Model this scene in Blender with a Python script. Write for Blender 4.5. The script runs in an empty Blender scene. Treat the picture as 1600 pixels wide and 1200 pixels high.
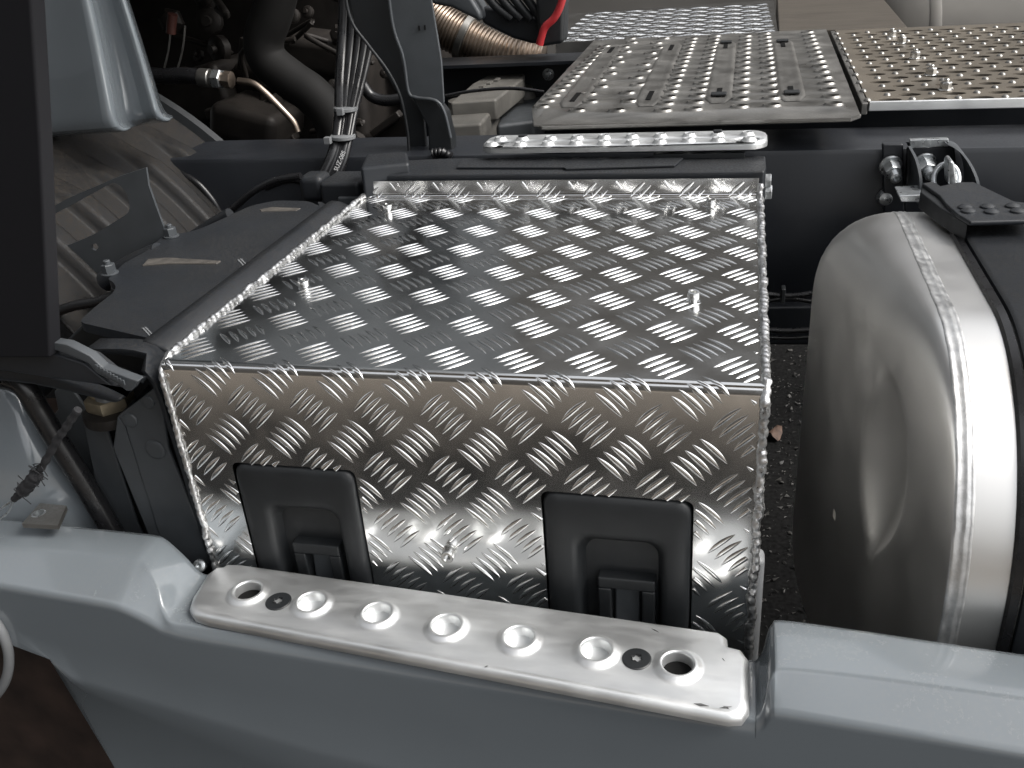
import bpy, bmesh, math, random
from mathutils import Vector, Matrix, noise
from mathutils.geometry import delaunay_2d_cdt
random.seed(7)
S = bpy.context.scene
COL = S.collection
# ------------------------------------------------------------------ camera
F_PX = 1442.687
CAM = Vector((.589807, -.766217, 1.404782))
R3 = Matrix(((0.97214651, -0.04263336, 0.23046378), (0.22355829, 0.46394073, -0.8571935), (-0.0703765, 0.88483976, 0.4605494)))
cd = bpy.data.cameras.new('camera'); cam = bpy.data.objects.new('camera', cd); COL.objects.link(cam)
cam.matrix_world = Matrix.Translation(CAM) @ R3.to_4x4()
cd.sensor_width = 36; cd.lens = F_PX / 1600 * 36; cd.clip_start = .02; cd.clip_end = 500
cd.dof.use_dof = False
S.camera = cam
# ------------------------------------------------------------------ light
SUN_EL, SUN_AZ = math.radians(48), math.radians(94)     # azimuth clockwise from +Y
w = bpy.data.worlds.new('World'); S.world = w; w.use_nodes = True
nt = w.node_tree; nt.nodes.clear()
sky = nt.nodes.new('ShaderNodeTexSky'); sky.sky_type = 'NISHITA'; sky.sun_disc = False
sky.sun_elevation = SUN_EL; sky.sun_rotation = SUN_AZ; sky.dust_density = 4; sky.air_density = 1.2; sky.ozone_density = 1.5
hs = nt.nodes.new('ShaderNodeHueSaturation'); hs.inputs['Saturation'].default_value = .15
hs.inputs['Value'].default_value = 1.0
bg = nt.nodes.new('ShaderNodeBackground'); bg.inputs['Strength'].default_value = .15
wo = nt.nodes.new('ShaderNodeOutputWorld')
nt.links.new(sky.outputs[0], hs.inputs['Color']); nt.links.new(hs.outputs[0], bg.inputs[0]); nt.links.new(bg.outputs[0], wo.inputs[0])
sd = bpy.data.lights.new('sun', 'SUN'); sd.energy = 1.3; sd.angle = math.radians(25); sd.color = (1, .96, .9)
so = bpy.data.objects.new('sun', sd); COL.objects.link(so)
sdir = Vector((math.sin(SUN_AZ) * math.cos(SUN_EL), math.cos(SUN_AZ) * math.cos(SUN_EL), math.sin(SUN_EL)))
so.rotation_euler = sdir.to_track_quat('Z', 'Y').to_euler()
S.view_settings.view_transform = 'Standard'; S.view_settings.look = 'None'
S.view_settings.exposure = .97; S.view_settings.gamma = 1
S.cycles.max_bounces = 8; S.cycles.use_denoising = True

# ------------------------------------------------------------------ helpers
def at(px, py, x=None, y=None, z=None):
    d = R3 @ Vector(((px - 800) / F_PX, -(py - 600) / F_PX, -1))
    t = (x - CAM.x) / d.x if x is not None else (y - CAM.y) / d.y if y is not None else (z - CAM.z) / d.z
    return CAM + d * t
def ats(pts, **k): return [at(p[0], p[1], **k) for p in pts]
def V(*a): return Vector(a)

def mat(name, col, rough=.5, metal=0, coat=0, spec=.5, var=0, scale=20, bump=0, bscale=200, rvar=0, dust=0, dustcol=(.16, .14, .115), dscale=6, stretch=None, dbias=.5, coat_r=.05):
    m = bpy.data.materials.new(name); m.use_nodes = True
    t = m.node_tree; n = t.nodes; L = t.links; b = n['Principled BSDF']
    b.inputs['Roughness'].default_value = rough; b.inputs['Metallic'].default_value = metal
    b.inputs['Coat Weight'].default_value = coat; b.inputs['Coat Roughness'].default_value = coat_r
    b.inputs['Specular IOR Level'].default_value = spec
    tc = n.new('ShaderNodeTexCoord'); mp = n.new('ShaderNodeMapping'); L.new(tc.outputs['Object'], mp.inputs[0])
    if stretch: mp.inputs['Scale'].default_value = stretch
    def nz(s, det=3, r=.5):
        q = n.new('ShaderNodeTexNoise'); q.inputs['Scale'].default_value = s; q.inputs['Detail'].default_value = det
        q.inputs['Roughness'].default_value = r; L.new(mp.outputs[0], q.inputs['Vector']); return q
    def ramp(src, a, b_, lo, hi):
        q = n.new('ShaderNodeMapRange'); q.inputs[1].default_value = a; q.inputs[2].default_value = b_
        q.inputs[3].default_value = lo; q.inputs[4].default_value = hi; L.new(src, q.inputs[0]); return q.outputs[0]
    def mixc(fac, A, B):
        q = n.new('ShaderNodeMix'); q.data_type = 'RGBA'
        if isinstance(fac, float): q.inputs[0].default_value = fac
        else: L.new(fac, q.inputs[0])
        for s, v in ((q.inputs[6], A), (q.inputs[7], B)):
            if isinstance(v, tuple): s.default_value = (*v[:3], 1)
            else: L.new(v, s)
        return q.outputs[2]
    c = tuple(col)
    if var:
        c = mixc(ramp(nz(scale).outputs[0], .3, .7, 0, 1), tuple(v * (1 - var) for v in col), tuple(min(1, v * (1 + var)) for v in col))
    rsrc = None
    if rvar:
        rsrc = ramp(nz(scale * 1.7).outputs[0], .3, .7, max(0.02, rough - rvar), rough + rvar)
    if dust:
        g = n.new('ShaderNodeNewGeometry'); sx = n.new('ShaderNodeSeparateXYZ'); L.new(g.outputs['Normal'], sx.inputs[0])
        up = ramp(sx.outputs[2], -.1, .9, .12, 1)
        a = ramp(nz(dscale, 10, .75).outputs[0], dbias - .18, dbias + .18, 0, 1)
        fine = ramp(nz(max(240, dscale * 14), 3, .7).outputs[0], .42, .58, .1, 1)
        m1 = n.new('ShaderNodeMath'); m1.operation = 'MULTIPLY'; L.new(up, m1.inputs[0]); L.new(a, m1.inputs[1])
        m2 = n.new('ShaderNodeMath'); m2.operation = 'MULTIPLY'; L.new(m1.outputs[0], m2.inputs[0]); L.new(fine, m2.inputs[1])
        m3 = n.new('ShaderNodeMath'); m3.operation = 'MULTIPLY'; L.new(m2.outputs[0], m3.inputs[0]); m3.inputs[1].default_value = dust
        c = mixc(m3.outputs[0], c, tuple(dustcol))
        q = n.new('ShaderNodeMix'); L.new(m3.outputs[0], q.inputs[0]); q.inputs[3].default_value = .9
        if rsrc: L.new(rsrc, q.inputs[2])
        else: q.inputs[2].default_value = rough
        rsrc = q.outputs[0]
    if isinstance(c, tuple): b.inputs['Base Color'].default_value = (*c[:3], 1)
    else: L.new(c, b.inputs['Base Color'])
    if rsrc: L.new(rsrc, b.inputs['Roughness'])
    if bump:
        bp = n.new('ShaderNodeBump'); bp.inputs['Strength'].default_value = bump; bp.inputs['Distance'].default_value = .001
        L.new(nz(bscale, 4, .6).outputs[0], bp.inputs['Height']); L.new(bp.outputs[0], b.inputs['Normal'])
    return m

M = dict(
    tread=mat('bright_tread_aluminium', (.80, .80, .79), .18, 1, var=.10, scale=11, rvar=.05),
    bars=mat('polished_tread_bars', (.9, .9, .89), .2, 1, rvar=.05, scale=60),
    weld=mat('aluminium_weld', (.6, .6, .6), .36, 1, var=.25, scale=150, rvar=.12, bump=.25, bscale=500),
    satin=mat('satin_aluminium', (.76, .77, .77), .43, .9, var=.09, scale=14, rvar=.08, bump=.05, bscale=300, stretch=(1, 3, 1)),
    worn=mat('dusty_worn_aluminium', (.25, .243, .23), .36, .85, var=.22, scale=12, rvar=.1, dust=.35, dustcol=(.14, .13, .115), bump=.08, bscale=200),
    tank=mat('brushed_tank_aluminium', (.76, .75, .73), .40, 1, var=.05, scale=6, rvar=.05, bump=.03, bscale=60),
    tankseam=mat('ground_weld_seam', (.55, .55, .545), .45, .9, var=.2, scale=80, rvar=.12, bump=.25, bscale=350),
    paint=mat('blue_grey_paint', (.152, .171, .186), .2, 0, coat=.8, coat_r=.05, var=.05, scale=4, dust=.14, dustcol=(.22, .21, .19), dscale=7, bump=.015, bscale=90),
    frame=mat('dark_blue_grey_frame_paint', (.014, .016, .020), .38, 0, spec=.5, var=.15, scale=8, rvar=.08, dust=.25, dustcol=(.05, .05, .05), dscale=5),
    steelg=mat('grey_steel_paint', (.058, .064, .07), .45, .1, var=.12, scale=20, rvar=.08, dust=.25, dustcol=(.07, .066, .06), bump=.08, bscale=150),
    black=mat('black_plastic', (.011, .0125, .014), .5, 0, var=.1, scale=30, rvar=.06, bump=.12, bscale=900),
    blackmat=mat('matt_black_panel', (.009, .009, .011), .7, 0, spec=.2),
    dusty=mat('dusty_black_plastic', (.014, .0165, .0205), .42, 0, var=.15, scale=10, dust=.75, dustcol=(.021, .0195, .0175), dscale=7, dbias=.45, bump=.12, bscale=500),
    verydusty=mat('mud_dusted_plastic', (.009, .0095, .0105), .5, 0, spec=.3, dust=1.0, dustcol=(.026, .021, .016), dscale=14, dbias=.42, bump=.15, bscale=300),
    engine=mat('dirty_cast_metal', (.02, .017, .015), .55, .4, var=.4, scale=18, dust=.6, dustcol=(.045, .036, .029), dscale=12, bump=.4, bscale=80),
    rubber=mat('black_rubber_hose', (.01, .01, .011), .3, 0, var=.2, scale=40, rvar=.06),
    zinc=mat('zinc_plated_steel', (.55, .57, .58), .33, .9, var=.15, scale=90, rvar=.1),
    steel=mat('bright_stainless_steel', (.72, .72, .71), .22, 1),
    exhaust=mat('flexible_exhaust_steel', (.33, .27, .22), .36, .9, var=.3, scale=15, rvar=.1),
    red=mat('red_cable_sleeve', (.42, .03, .035), .4),
    grey=mat('grey_plastic', (.17, .175, .18), .5, 0, var=.1),
    cord=mat('black_textile_cord', (.018, .018, .02), .85, bump=1, bscale=600),
    hole=mat('hole_shade_black', (.006, .006, .006), .9, spec=.1),  # near-black colour stands in for shade inside holes and narrow openings
    brownplate=mat('dusty_brown_cover_plate', (.09, .078, .064), .5, .4, var=.25, scale=9, stretch=(1, 8, 1), dust=.4, dustcol=(.11, .095, .078)),
    asphalt=mat('asphalt', (.012, .012, .012), .9, 0, spec=.05, var=.5, scale=90, bump=1, bscale=120),
    wall=mat('unseen_wall_brown', (.115, .107, .097), .9, 0, var=.2, scale=1.2),  # colour of the unseen walls added to darken reflections
    lit_ground=mat('tan_sunlit_ground', (.16, .138, .115), .9, var=.3, scale=3),  # tan colour stands in for sunlight on the far ground
    canopy=mat('unseen_canopy_tan', (.36, .29, .21), .85, var=.15, scale=2, stretch=(1, 12, 1)),  # colour of the unseen canopy added for overhead reflections
    ridge=mat('dust_rubbed_plastic', (.075, .068, .06), .6, var=.4, scale=60),
    drum=mat('dull_drum_aluminium', (.10, .094, .085), .65, .2, var=.2, scale=5),
    scuff=mat('dark_scuff', (.08, .08, .08), .6),
    rust=mat('rusty_brown_wheel_housing', (.035, .022, .017), .7, 0, var=.5, scale=14),
    leaf=mat('dry_leaf', (.09, .055, .04), .7, 0, var=.4, scale=60),
    white=mat('white_printed_text', (.5, .5, .5), .6),
    brass=mat('yellow_passivated_nut', (.42, .36, .26), .4, .8, var=.2, scale=60),
)

def smooth(o, ang=35):
    me = o.data
    me.polygons.foreach_set('use_smooth', [True] * len(me.polygons))
    if ang < 180:
        bm = bmesh.new(); bm.from_mesh(me); a = math.radians(ang)
        for e in bm.edges:
            if len(e.link_faces) == 2 and e.calc_face_angle(0) > a: e.smooth = False
        bm.to_mesh(me); bm.free()
def obj(name, bm, m, parent=None, sm=35, bevel=0, seg=3):
    me = bpy.data.meshes.new(name)
    bmesh.ops.recalc_face_normals(bm, faces=bm.faces[:])
    bm.to_mesh(me); bm.free()
    me.materials.append(M[m] if isinstance(m, str) else m)
    o = bpy.data.objects.new(name, me); COL.objects.link(o)
    if parent: o.parent = parent; o.matrix_parent_inverse = parent.matrix_world.inverted()
    if bevel:
        b = o.modifiers.new('bevel', 'BEVEL'); b.width = bevel; b.segments = seg; b.limit_method = 'ANGLE'; b.angle_limit = math.radians(28)
        b.harden_normals = False
        smooth(o, 180)
        wn = o.modifiers.new('wn', 'WEIGHTED_NORMAL'); wn.keep_sharp = True
    elif sm: smooth(o, sm)
    return o
def thing(name, label, cat, loc=(0, 0, 0), group=None):
    o = bpy.data.objects.new(name, None); COL.objects.link(o); o.empty_display_size = .05
    o.matrix_world = Matrix.Translation(Vector(loc)); o.location = loc
    o['label'] = label; o['category'] = cat
    if group: o['group'] = group
    return o
def tag(o, label, cat, group=None):
    o['label'] = label; o['category'] = cat
    if group: o['group'] = group
    return o
def struct(o): o['kind'] = 'structure'; return o
def stuff(o): o['kind'] = 'stuff'; return o

def add_poly(bm, pts, vec):
    a = [bm.verts.new(p) for p in pts]; b = [bm.verts.new(Vector(p) + vec) for p in pts]
    bm.faces.new(a); bm.faces.new(b[::-1])
    for i in range(len(a)):
        j = (i + 1) % len(a); bm.faces.new((a[i], b[i], b[j], a[j]))
def slab(name, m, parent, pts, vec, bevel=.002, seg=2):
    bm = bmesh.new(); add_poly(bm, pts, Vector(vec)); return obj(name, bm, m, parent, bevel=bevel, seg=seg)
def add_box(bm, lo, hi, rot=None, ctr=None):
    lo, hi = Vector(lo), Vector(hi)
    vs = [Vector((x, y, z)) for z in (lo.z, hi.z) for x, y in ((lo.x, lo.y), (hi.x, lo.y), (hi.x, hi.y), (lo.x, hi.y))]
    if rot: c = Vector(ctr) if ctr else (lo + hi) / 2; vs = [c + rot @ (v - c) for v in vs]
    v = [bm.verts.new(p) for p in vs]
    for f in ((0, 3, 2, 1), (4, 5, 6, 7), (0, 1, 5, 4), (1, 2, 6, 5), (2, 3, 7, 6), (3, 0, 4, 7)): bm.faces.new([v[i] for i in f])
def box(name, m, parent, lo, hi, bevel=.003, rot=None, seg=3):
    bm = bmesh.new(); add_box(bm, lo, hi, rot); return obj(name, bm, m, parent, bevel=bevel, seg=seg)
def frame_of(d):
    d = Vector(d).normalized(); u = d.orthogonal().normalized(); return u, d.cross(u), d
def add_lathe(bm, base, axis, prof, seg=24, close=True):
    u, v, d = frame_of(axis); base = Vector(base); rings = []
    for r, h in prof:
        rings.append([bm.verts.new(base + d * h + (u * math.cos(a) + v * math.sin(a)) * r) for a in (2 * math.pi * i / seg for i in range(seg))])
    for A, B in zip(rings, rings[1:]):
        for i in range(seg): j = (i + 1) % seg; bm.faces.new((A[i], A[j], B[j], B[i]))
    if close:
        bm.faces.new(rings[0][::-1]); bm.faces.new(rings[-1])
def lathe(name, m, parent, base, axis, prof, seg=24, sm=35):
    bm = bmesh.new(); add_lathe(bm, base, axis, prof, seg); return obj(name, bm, m, parent, sm=sm)
def spline(pts, n=8):
    P = [Vector(p) for p in pts]
    if len(P) < 3: return P
    P = [P[0] * 2 - P[1]] + P + [P[-1] * 2 - P[-2]]; out = []
    for i in range(1, len(P) - 2):
        for k in range(n):
            t = k / n; a, b, c, d = P[i - 1:i + 3]
            out.append(.5 * ((2 * b) + (c - a) * t + (2 * a - 5 * b + 4 * c - d) * t * t + (3 * b - a - 3 * c + d) * t ** 3))
    out.append(P[-2]); return out
def add_tube(bm, path, r, seg=12, rf=None):
    path = [Vector(p) for p in path]; n = len(path); up = None; rings = []
    for i, p in enumerate(path):
        d = (path[min(i + 1, n - 1)] - path[max(i - 1, 0)]).normalized()
        if up is None: up = d.orthogonal().normalized()
        up = (up - d * up.dot(d)).normalized(); s = d.cross(up)
        rr = rf(i, n) if rf else r
        rings.append([bm.verts.new(p + (up * math.cos(a) + s * math.sin(a)) * (rr(a) if callable(rr) else rr)) for a in (2 * math.pi * k / seg for k in range(seg))])
    for A, B in zip(rings, rings[1:]):
        for i in range(seg): j = (i + 1) % seg; bm.faces.new((A[i], A[j], B[j], B[i]))
    bm.faces.new(rings[0][::-1]); bm.faces.new(rings[-1])
def tube(name, m, parent, path, r, seg=12, n=8, rf=None, sm=60):
    bm = bmesh.new(); add_tube(bm, spline(path, n), r, seg, rf); return obj(name, bm, m, parent, sm=sm)
def loft(name, m, parent, rows, thick=None, sm=40, sub=0, closed=False):
    bm = bmesh.new(); G = [[bm.verts.new(p) for p in r] for r in rows]
    for A, B in zip(G, G[1:]):
        for i in range(len(A) - (0 if closed else 1)):
            j = (i + 1) % len(A); bm.faces.new((A[i], A[j], B[j], B[i]))
    o = obj(name, bm, m, parent, sm=sm)
    if sub:
        s = o.modifiers.new('s', 'SUBSURF'); s.levels = s.render_levels = sub
    if thick:
        s = o.modifiers.new('t', 'SOLIDIFY'); s.thickness = thick; s.offset = 0
    return o
def resample(pts, n):
    P = [Vector(p) for p in pts]; L = [0]
    for a, b in zip(P, P[1:]): L.append(L[-1] + (b - a).length)
    out = []
    for k in range(n):
        s = L[-1] * k / (n - 1); i = 0
        while i < len(L) - 2 and L[i + 1] < s: i += 1
        t = (s - L[i]) / max(1e-9, L[i + 1] - L[i]); out.append(P[i].lerp(P[i + 1], min(1, t)))
    return out
def hexbolt(parent, base, axis, r, h, m='zinc', name='bolt', washer=True, stud=True):
    """washer, hexagonal nut and stud end as one fastener"""
    u, v, d = frame_of(axis); base = Vector(base); bm = bmesh.new()
    w_ = h * .18 if washer else 0
    if washer: add_lathe(bm, base, d, [(r * 1.25, 0), (r * 1.3, w_ * .3), (r * 1.3, w_ * .8), (r * 1.2, w_)], 20)
    add_lathe(bm, base + d * w_, d, [(r, 0), (r, h * .75), (r * .88, h * .85)], 6)
    if stud: add_lathe(bm, base + d * (w_ + h * .8), d, [(r * .52, 0), (r * .52, h * .35), (r * .42, h * .42)], 14)
    return obj(name, bm, m, parent, sm=30)
def capscrew(parent, base, axis, r, h, m='steel', name='screw', socket=True):
    """socket cap screw: round head with a hexagonal recess, on a small collar"""
    u, v, d = frame_of(axis); base = Vector(base); bm = bmesh.new()
    add_lathe(bm, base, d, [(r * 1.15, 0), (r * 1.15, h * .12), (r * .7, h * .14), (r * .7, h * .4), (r, h * .42), (r, h * .92), (r * .92, h), (r * .55, h), (r * .5, h * .97), (r * .5, h * .6), (0.0001, h * .6)], 18)
    return obj(name, bm, m, parent, sm=30)

def holed(name, m, parent, outline, holes, fmap, thick=.002, rim=None, sm=35, edge_down=0, edge_r=0, grid=0):
    """sheet with real holes: outline and hole loops are 2D, fmap(u, v, h) gives 3D. rim: ring profile of each hole as (scale, height)"""
    vs = [Vector(p) for p in outline]; owner = [-1] * len(vs); E = [(i, (i + 1) % len(vs)) for i in range(len(vs))]
    cents = []; base = []
    for k, h in enumerate(holes):
        b0 = len(vs); base.append(b0); n = len(h)
        cents.append(sum((Vector(p) for p in h), Vector((0, 0))) / n)
        vs += [Vector(p) for p in h]; owner += [k] * n; E += [(b0 + i, b0 + (i + 1) % n) for i in range(n)]
    no = len(outline)
    def inside(p, poly):
        c = False; n = len(poly); j = n - 1
        for i in range(n):
            a, b = poly[i], poly[j]
            if (a[1] > p[1]) != (b[1] > p[1]) and p[0] < (b[0] - a[0]) * (p[1] - a[1]) / (b[1] - a[1]) + a[0]: c = not c
            j = i
        return c
    if grid:
        x0, x1 = min(p[0] for p in outline), max(p[0] for p in outline); y0, y1 = min(p[1] for p in outline), max(p[1] for p in outline)
        nx, ny = int((x1 - x0) / grid), int((y1 - y0) / grid)
        for i in range(1, nx):
            for j in range(1, ny):
                p = (x0 + (x1 - x0) * i / nx, y0 + (y1 - y0) * j / ny)
                if inside(p, outline) and not any(inside(p, h) for h in holes if (cents[holes.index(h)] - Vector(p)).length < .3):
                    vs.append(Vector(p)); owner.append(-2)
    ov, oe, of, ovi, oei, ofi = delaunay_2d_cdt(vs, E, [], 0, 1e-7)
    own = [owner[l[0]] if l else -3 for l in ovi]
    bm = bmesh.new(); top = [bm.verts.new(fmap(p.x, p.y, 0)) for p in ov]; bot = [bm.verts.new(fmap(p.x, p.y, -thick)) for p in ov]
    inv = {}
    for i, l in enumerate(ovi):
        for q in l: inv[q] = i
    for f in of:
        o_ = {own[i] for i in f}
        if len(o_) == 1 and list(o_)[0] >= 0: continue
        if o_ == {-1}:
            c = sum((ov[i] for i in f), Vector((0, 0))) / 3
            if not inside(c, outline): continue
        bm.faces.new([top[i] for i in f]); bm.faces.new([bot[i] for i in f][::-1])
    def wall(loop_t, loop_b):
        n = len(loop_t)
        for i in range(n):
            j = (i + 1) % n
            try: bm.faces.new((loop_t[i], loop_t[j], loop_b[j], loop_b[i]))
            except ValueError: pass
    lo = [inv[i] for i in range(no)]
    if edge_down:   # a rounded down-turned edge
        c = sum((Vector(p) for p in outline), Vector((0, 0))) / no; prev = [top[i] for i in lo]
        nrm = []
        for i in range(no):
            a, b, d = Vector(outline[i - 1]), Vector(outline[i]), Vector(outline[(i + 1) % no])
            t1 = (b - a).normalized(); t2 = (d - b).normalized(); t_ = (t1 + t2).normalized(); nn = Vector((t_.y, -t_.x))
            if nn.dot(b - c) < 0: nn = -nn
            nrm.append(nn)
        steps = [(edge_r * math.sin(a), -edge_r * (1 - math.cos(a))) for a in (math.pi / 2 * k / 5 for k in range(1, 6))] + [(edge_r, -edge_down)]
        for (o1, h1) in steps:
            cur = [bm.verts.new(fmap(outline[i][0] + nrm[i].x * o1, outline[i][1] + nrm[i].y * o1, h1)) for i in range(no)]
            wall(prev, cur); prev = cur
    else: wall([top[i] for i in lo], [bot[i] for i in lo])
    for k, h in enumerate(holes):
        n = len(h); lt = [top[inv[base[k] + i]] for i in range(n)]; lb = [bot[inv[base[k] + i]] for i in range(n)]
        if rim:
            prev = lt
            for s, hh in rim:
                cur = [bm.verts.new(fmap(cents[k].x + (h[i][0] - cents[k].x) * s, cents[k].y + (h[i][1] - cents[k].y) * s, hh)) for i in range(n)]
                wall(prev, cur); prev = cur
        else: wall(lt, lb)
    return obj(name, bm, m, parent, sm=sm)
def circle(x, y, r, n=20, ry=None): return [(x + r * math.cos(2 * math.pi * i / n), y + (ry or r) * math.sin(2 * math.pi * i / n)) for i in range(n)]
def rrect(x0, y0, x1, y1, r, n=5):
    out = []
    for cx, cy, a0 in ((x1 - r, y1 - r, 0), (x0 + r, y1 - r, 90), (x0 + r, y0 + r, 180), (x1 - r, y0 + r, 270)):
        for k in range(n + 1):
            a = math.radians(a0 + 90 * k / n); out.append((cx + r * math.cos(a), cy + r * math.sin(a)))
    return out
def round_poly(pts, r, n=4):
    out = []; N = len(pts)
    for i in range(N):
        a, b, c = Vector(pts[i - 1]), Vector(pts[i]), Vector(pts[(i + 1) % N])
        d1 = (a - b); d2 = (c - b); q = min(r, d1.length * .45, d2.length * .45)
        p0 = b + d1.normalized() * q; p1 = b + d2.normalized() * q
        for k in range(n + 1):
            t = k / n; out.append(tuple((1 - t) ** 2 * p0 + 2 * t * (1 - t) * b + t * t * p1))
    return out

# ------------------------------------------------------------------ ground, and unseen surroundings added to shape reflections
bm = bmesh.new(); add_box(bm, (-60, -60, -.3), (60, 60, 0)); g = struct(obj('ground', bm, 'asphalt', sm=0))
bm = bmesh.new(); add_box(bm, (-14, -5.6, -.1), (9, -1.72, .004)); struct(obj('lit_ground_strip', bm, 'lit_ground', sm=0))  # added unseen strip, lighter colour paints the sunlit ground mirrored in the box
bm = bmesh.new(); add_box(bm, (-14, 8, 0), (16, 8.4, 6.2)); tag(obj('reflection_wall', bm, 'wall', sm=0), 'unseen brown wall added behind the lorry chassis for dark reflections', 'wall')  # added out of view, gives the top plate a dark reflection
bm = bmesh.new(); add_box(bm, (-14, -6, 0), (1.5, -5.6, 7.5)); tag(obj('sky_block_wall', bm, 'wall', sm=0), 'unseen brown wall added on the near side of the lorry to block sky', 'wall')  # added out of view, keeps sky light off the front faces
can = thing('canopy', 'unseen canopy strip added over the lorry to block sky and reflect tan', 'canopy', (-5, 3, 0))
bm = bmesh.new(); add_box(bm, (-14, -1.2, 5.0), (2.5, 1.1, 5.2)); obj('unseen_roof', bm, 'canopy', can, sm=0)  # added out of view, extent shaped to block sky overhead
for x_ in (-12, -6.5): bm = bmesh.new(); add_box(bm, (x_, -1.1, 0), (x_ + .15, -.95, 5.0)); obj('post', bm, 'canopy', can, sm=0)
def bead(path, r, step=.0025, seed=0, rough=.35):
    pts = resample(path, int(sum((Vector(b) - Vector(a)).length for a, b in zip(path, path[1:])) / step))
    bm = bmesh.new()
    def rf(i, n):
        k = .85 + .3 * abs(math.sin(i * .75)) + rough * noise.noise(Vector((i * .13, seed, 0)))
        return lambda a: r * k * (1 + .25 * noise.noise(Vector((i * .5, a * 2, seed))))
    pts = [p + Vector((noise.noise(Vector((i * .11, seed, 1))), noise.noise(Vector((i * .11, seed, 5))), noise.noise(Vector((i * .11, seed, 9))))) * r * .5 for i, p in enumerate(pts)]
    add_tube(bm, pts, r, 9, rf); return bm

# ------------------------------------------------------------------ checker plate box
W, D = .62, .604
FR, RR = .009, .006; ZB = .66; ZT = 1.026
box_t = thing('checker_plate_box', 'bright aluminium checker plate box with five bar tread and two cutouts in the centre', 'cover box', (W / 2, D / 2, ZB))
def sheet(x, s, h=0):
    """unfolded sheet coordinate s: below 0 is the front face, 0..D the top, above D the rear upstand"""
    q = math.pi / 2
    if s < -FR * q / 2: return V(x, -h, 1 + (s + FR * q / 2) - FR)
    if s < FR * q / 2:
        a = (s + FR * q / 2) / FR; rr = FR + h; return V(x, FR - rr * math.cos(a), 1 - FR + rr * math.sin(a))
    if s < D - RR * q / 2: return V(x, FR + (s - FR * q / 2) * (D - FR - RR) / (D - RR * q / 2 - FR * q / 2), 1 + h)
    if s < D + RR * q / 2:
        a = (s - (D - RR * q / 2)) / RR; rr = RR - h; return V(x, D - RR + rr * math.sin(a), 1 + RR - rr * math.cos(a))
    return V(x, D - h, 1 + RR + (s - D - RR * q / 2))
cut_px = ([(361, 722), (548, 733), (557, 742), (583, 915), (400, 880)], [(846, 767), (1078, 790), (1084, 800), (1074, 980), (852, 940)])
cuts = []
for c in cut_px:
    q = [at(*p, y=0) for p in c]; zb = .70
    if c is cut_px[0]: x0, x1, zt = q[0].x, q[1].x + .004, q[0].z
    else: x0, x1, zt = q[0].x - .001, q[2].x, q[0].z
    cuts.append((x0, x1, zb, zt))
fh = -FR * math.pi / 4
holes = [rrect(c[0], c[2] - 1 + 1, c[1], c[3], .008, 3) for c in cuts]
holed('front_panel', 'tread', box_t, [(0, ZB), (W, ZB), (W, 1 - FR), (0, 1 - FR)], holes, lambda u, v, h: V(u, -h, v), .0025)
def sheet_rows(s0, s1, n, name):
    ss = [s0 + (s1 - s0) * i / n for i in range(n + 1)]
    rows = [[sheet(W * i / 24, s, 0) for i in range(25)] for s in ss] + [[sheet(W * i / 24, s, -.0025) for i in range(25)] for s in ss[::-1]]
    loft(name, 'tread', box_t, rows, sm=50)
sheet_rows(fh, -fh, 8, 'front_fold')
sheet_rows(-fh, D - RR * math.pi / 4, 2, 'top_panel')
sheet_rows(D - RR * math.pi / 4, D + RR * math.pi / 4, 8, 'rear_fold')
loft('rear_upstand', 'tread', box_t, [[V(.003 + (W - .006) * i / 24, D + k, z) for i in range(25)] for k, z in ((0, 1 + RR), (0, ZT), (.0025, ZT), (.0025, 1 + RR))], sm=30)
for x in (0.0005, W - .003):
    bm = bmesh.new(); add_box(bm, (x, .003, ZB), (x + .0025, D - .002, .9985)); obj('side_panel', bm, 'tread', box_t, sm=0)
# tread bars
PX, PS = .0722, .0805
def free(x, s):
    if x < .004 or x > W - .006 or s > D + .021 or s < ZB - 1 + .005: return False
    if s < 0:
        z = 1 + s
        for c in cuts:
            if c[0] - .001 < x < c[1] + .001 and z < c[3] + .001: return False
    return True
bm = bmesh.new()
def tread_bar(cx, cs, dx, ds, L=.0385, wd=.0032, hg=.0015):
    n = 21; st = []
    for i in range(n):
        t = -1 + 2 * i / (n - 1)
        bow = .0012 * (1 - t * t)
        px, ps = cx + dx * L / 2 * t - ds * bow, cs + ds * L / 2 * t + dx * bow
        if not free(px, ps):
            if len(st) > 2: break
            st = []; continue
        st.append((t, px, ps))
    if len(st) < 3: return
    rows = []
    for t, px, ps in st:
        k = max(.03, (1 - abs(t) ** 2.0)) ** .8
        r_ = []
        for a in (-1, -.84, -.6, -.25, .25, .6, .84, 1):
            hh = hg * (.8 if ps > D - .012 else 1) * k * (1 - abs(a) ** 2.4) - .0002
            r_.append(bm.verts.new(sheet(px - ds * wd * k * a, ps + dx * wd * k * a, hh)))
        rows.append(r_)
    for A, B in zip(rows, rows[1:]):
        for i in range(7): bm.faces.new((A[i], A[i + 1], B[i + 1], B[i]))
    bm.faces.new(rows[0]); bm.faces.new(rows[-1][::-1])
q = math.sqrt(.5)
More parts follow.
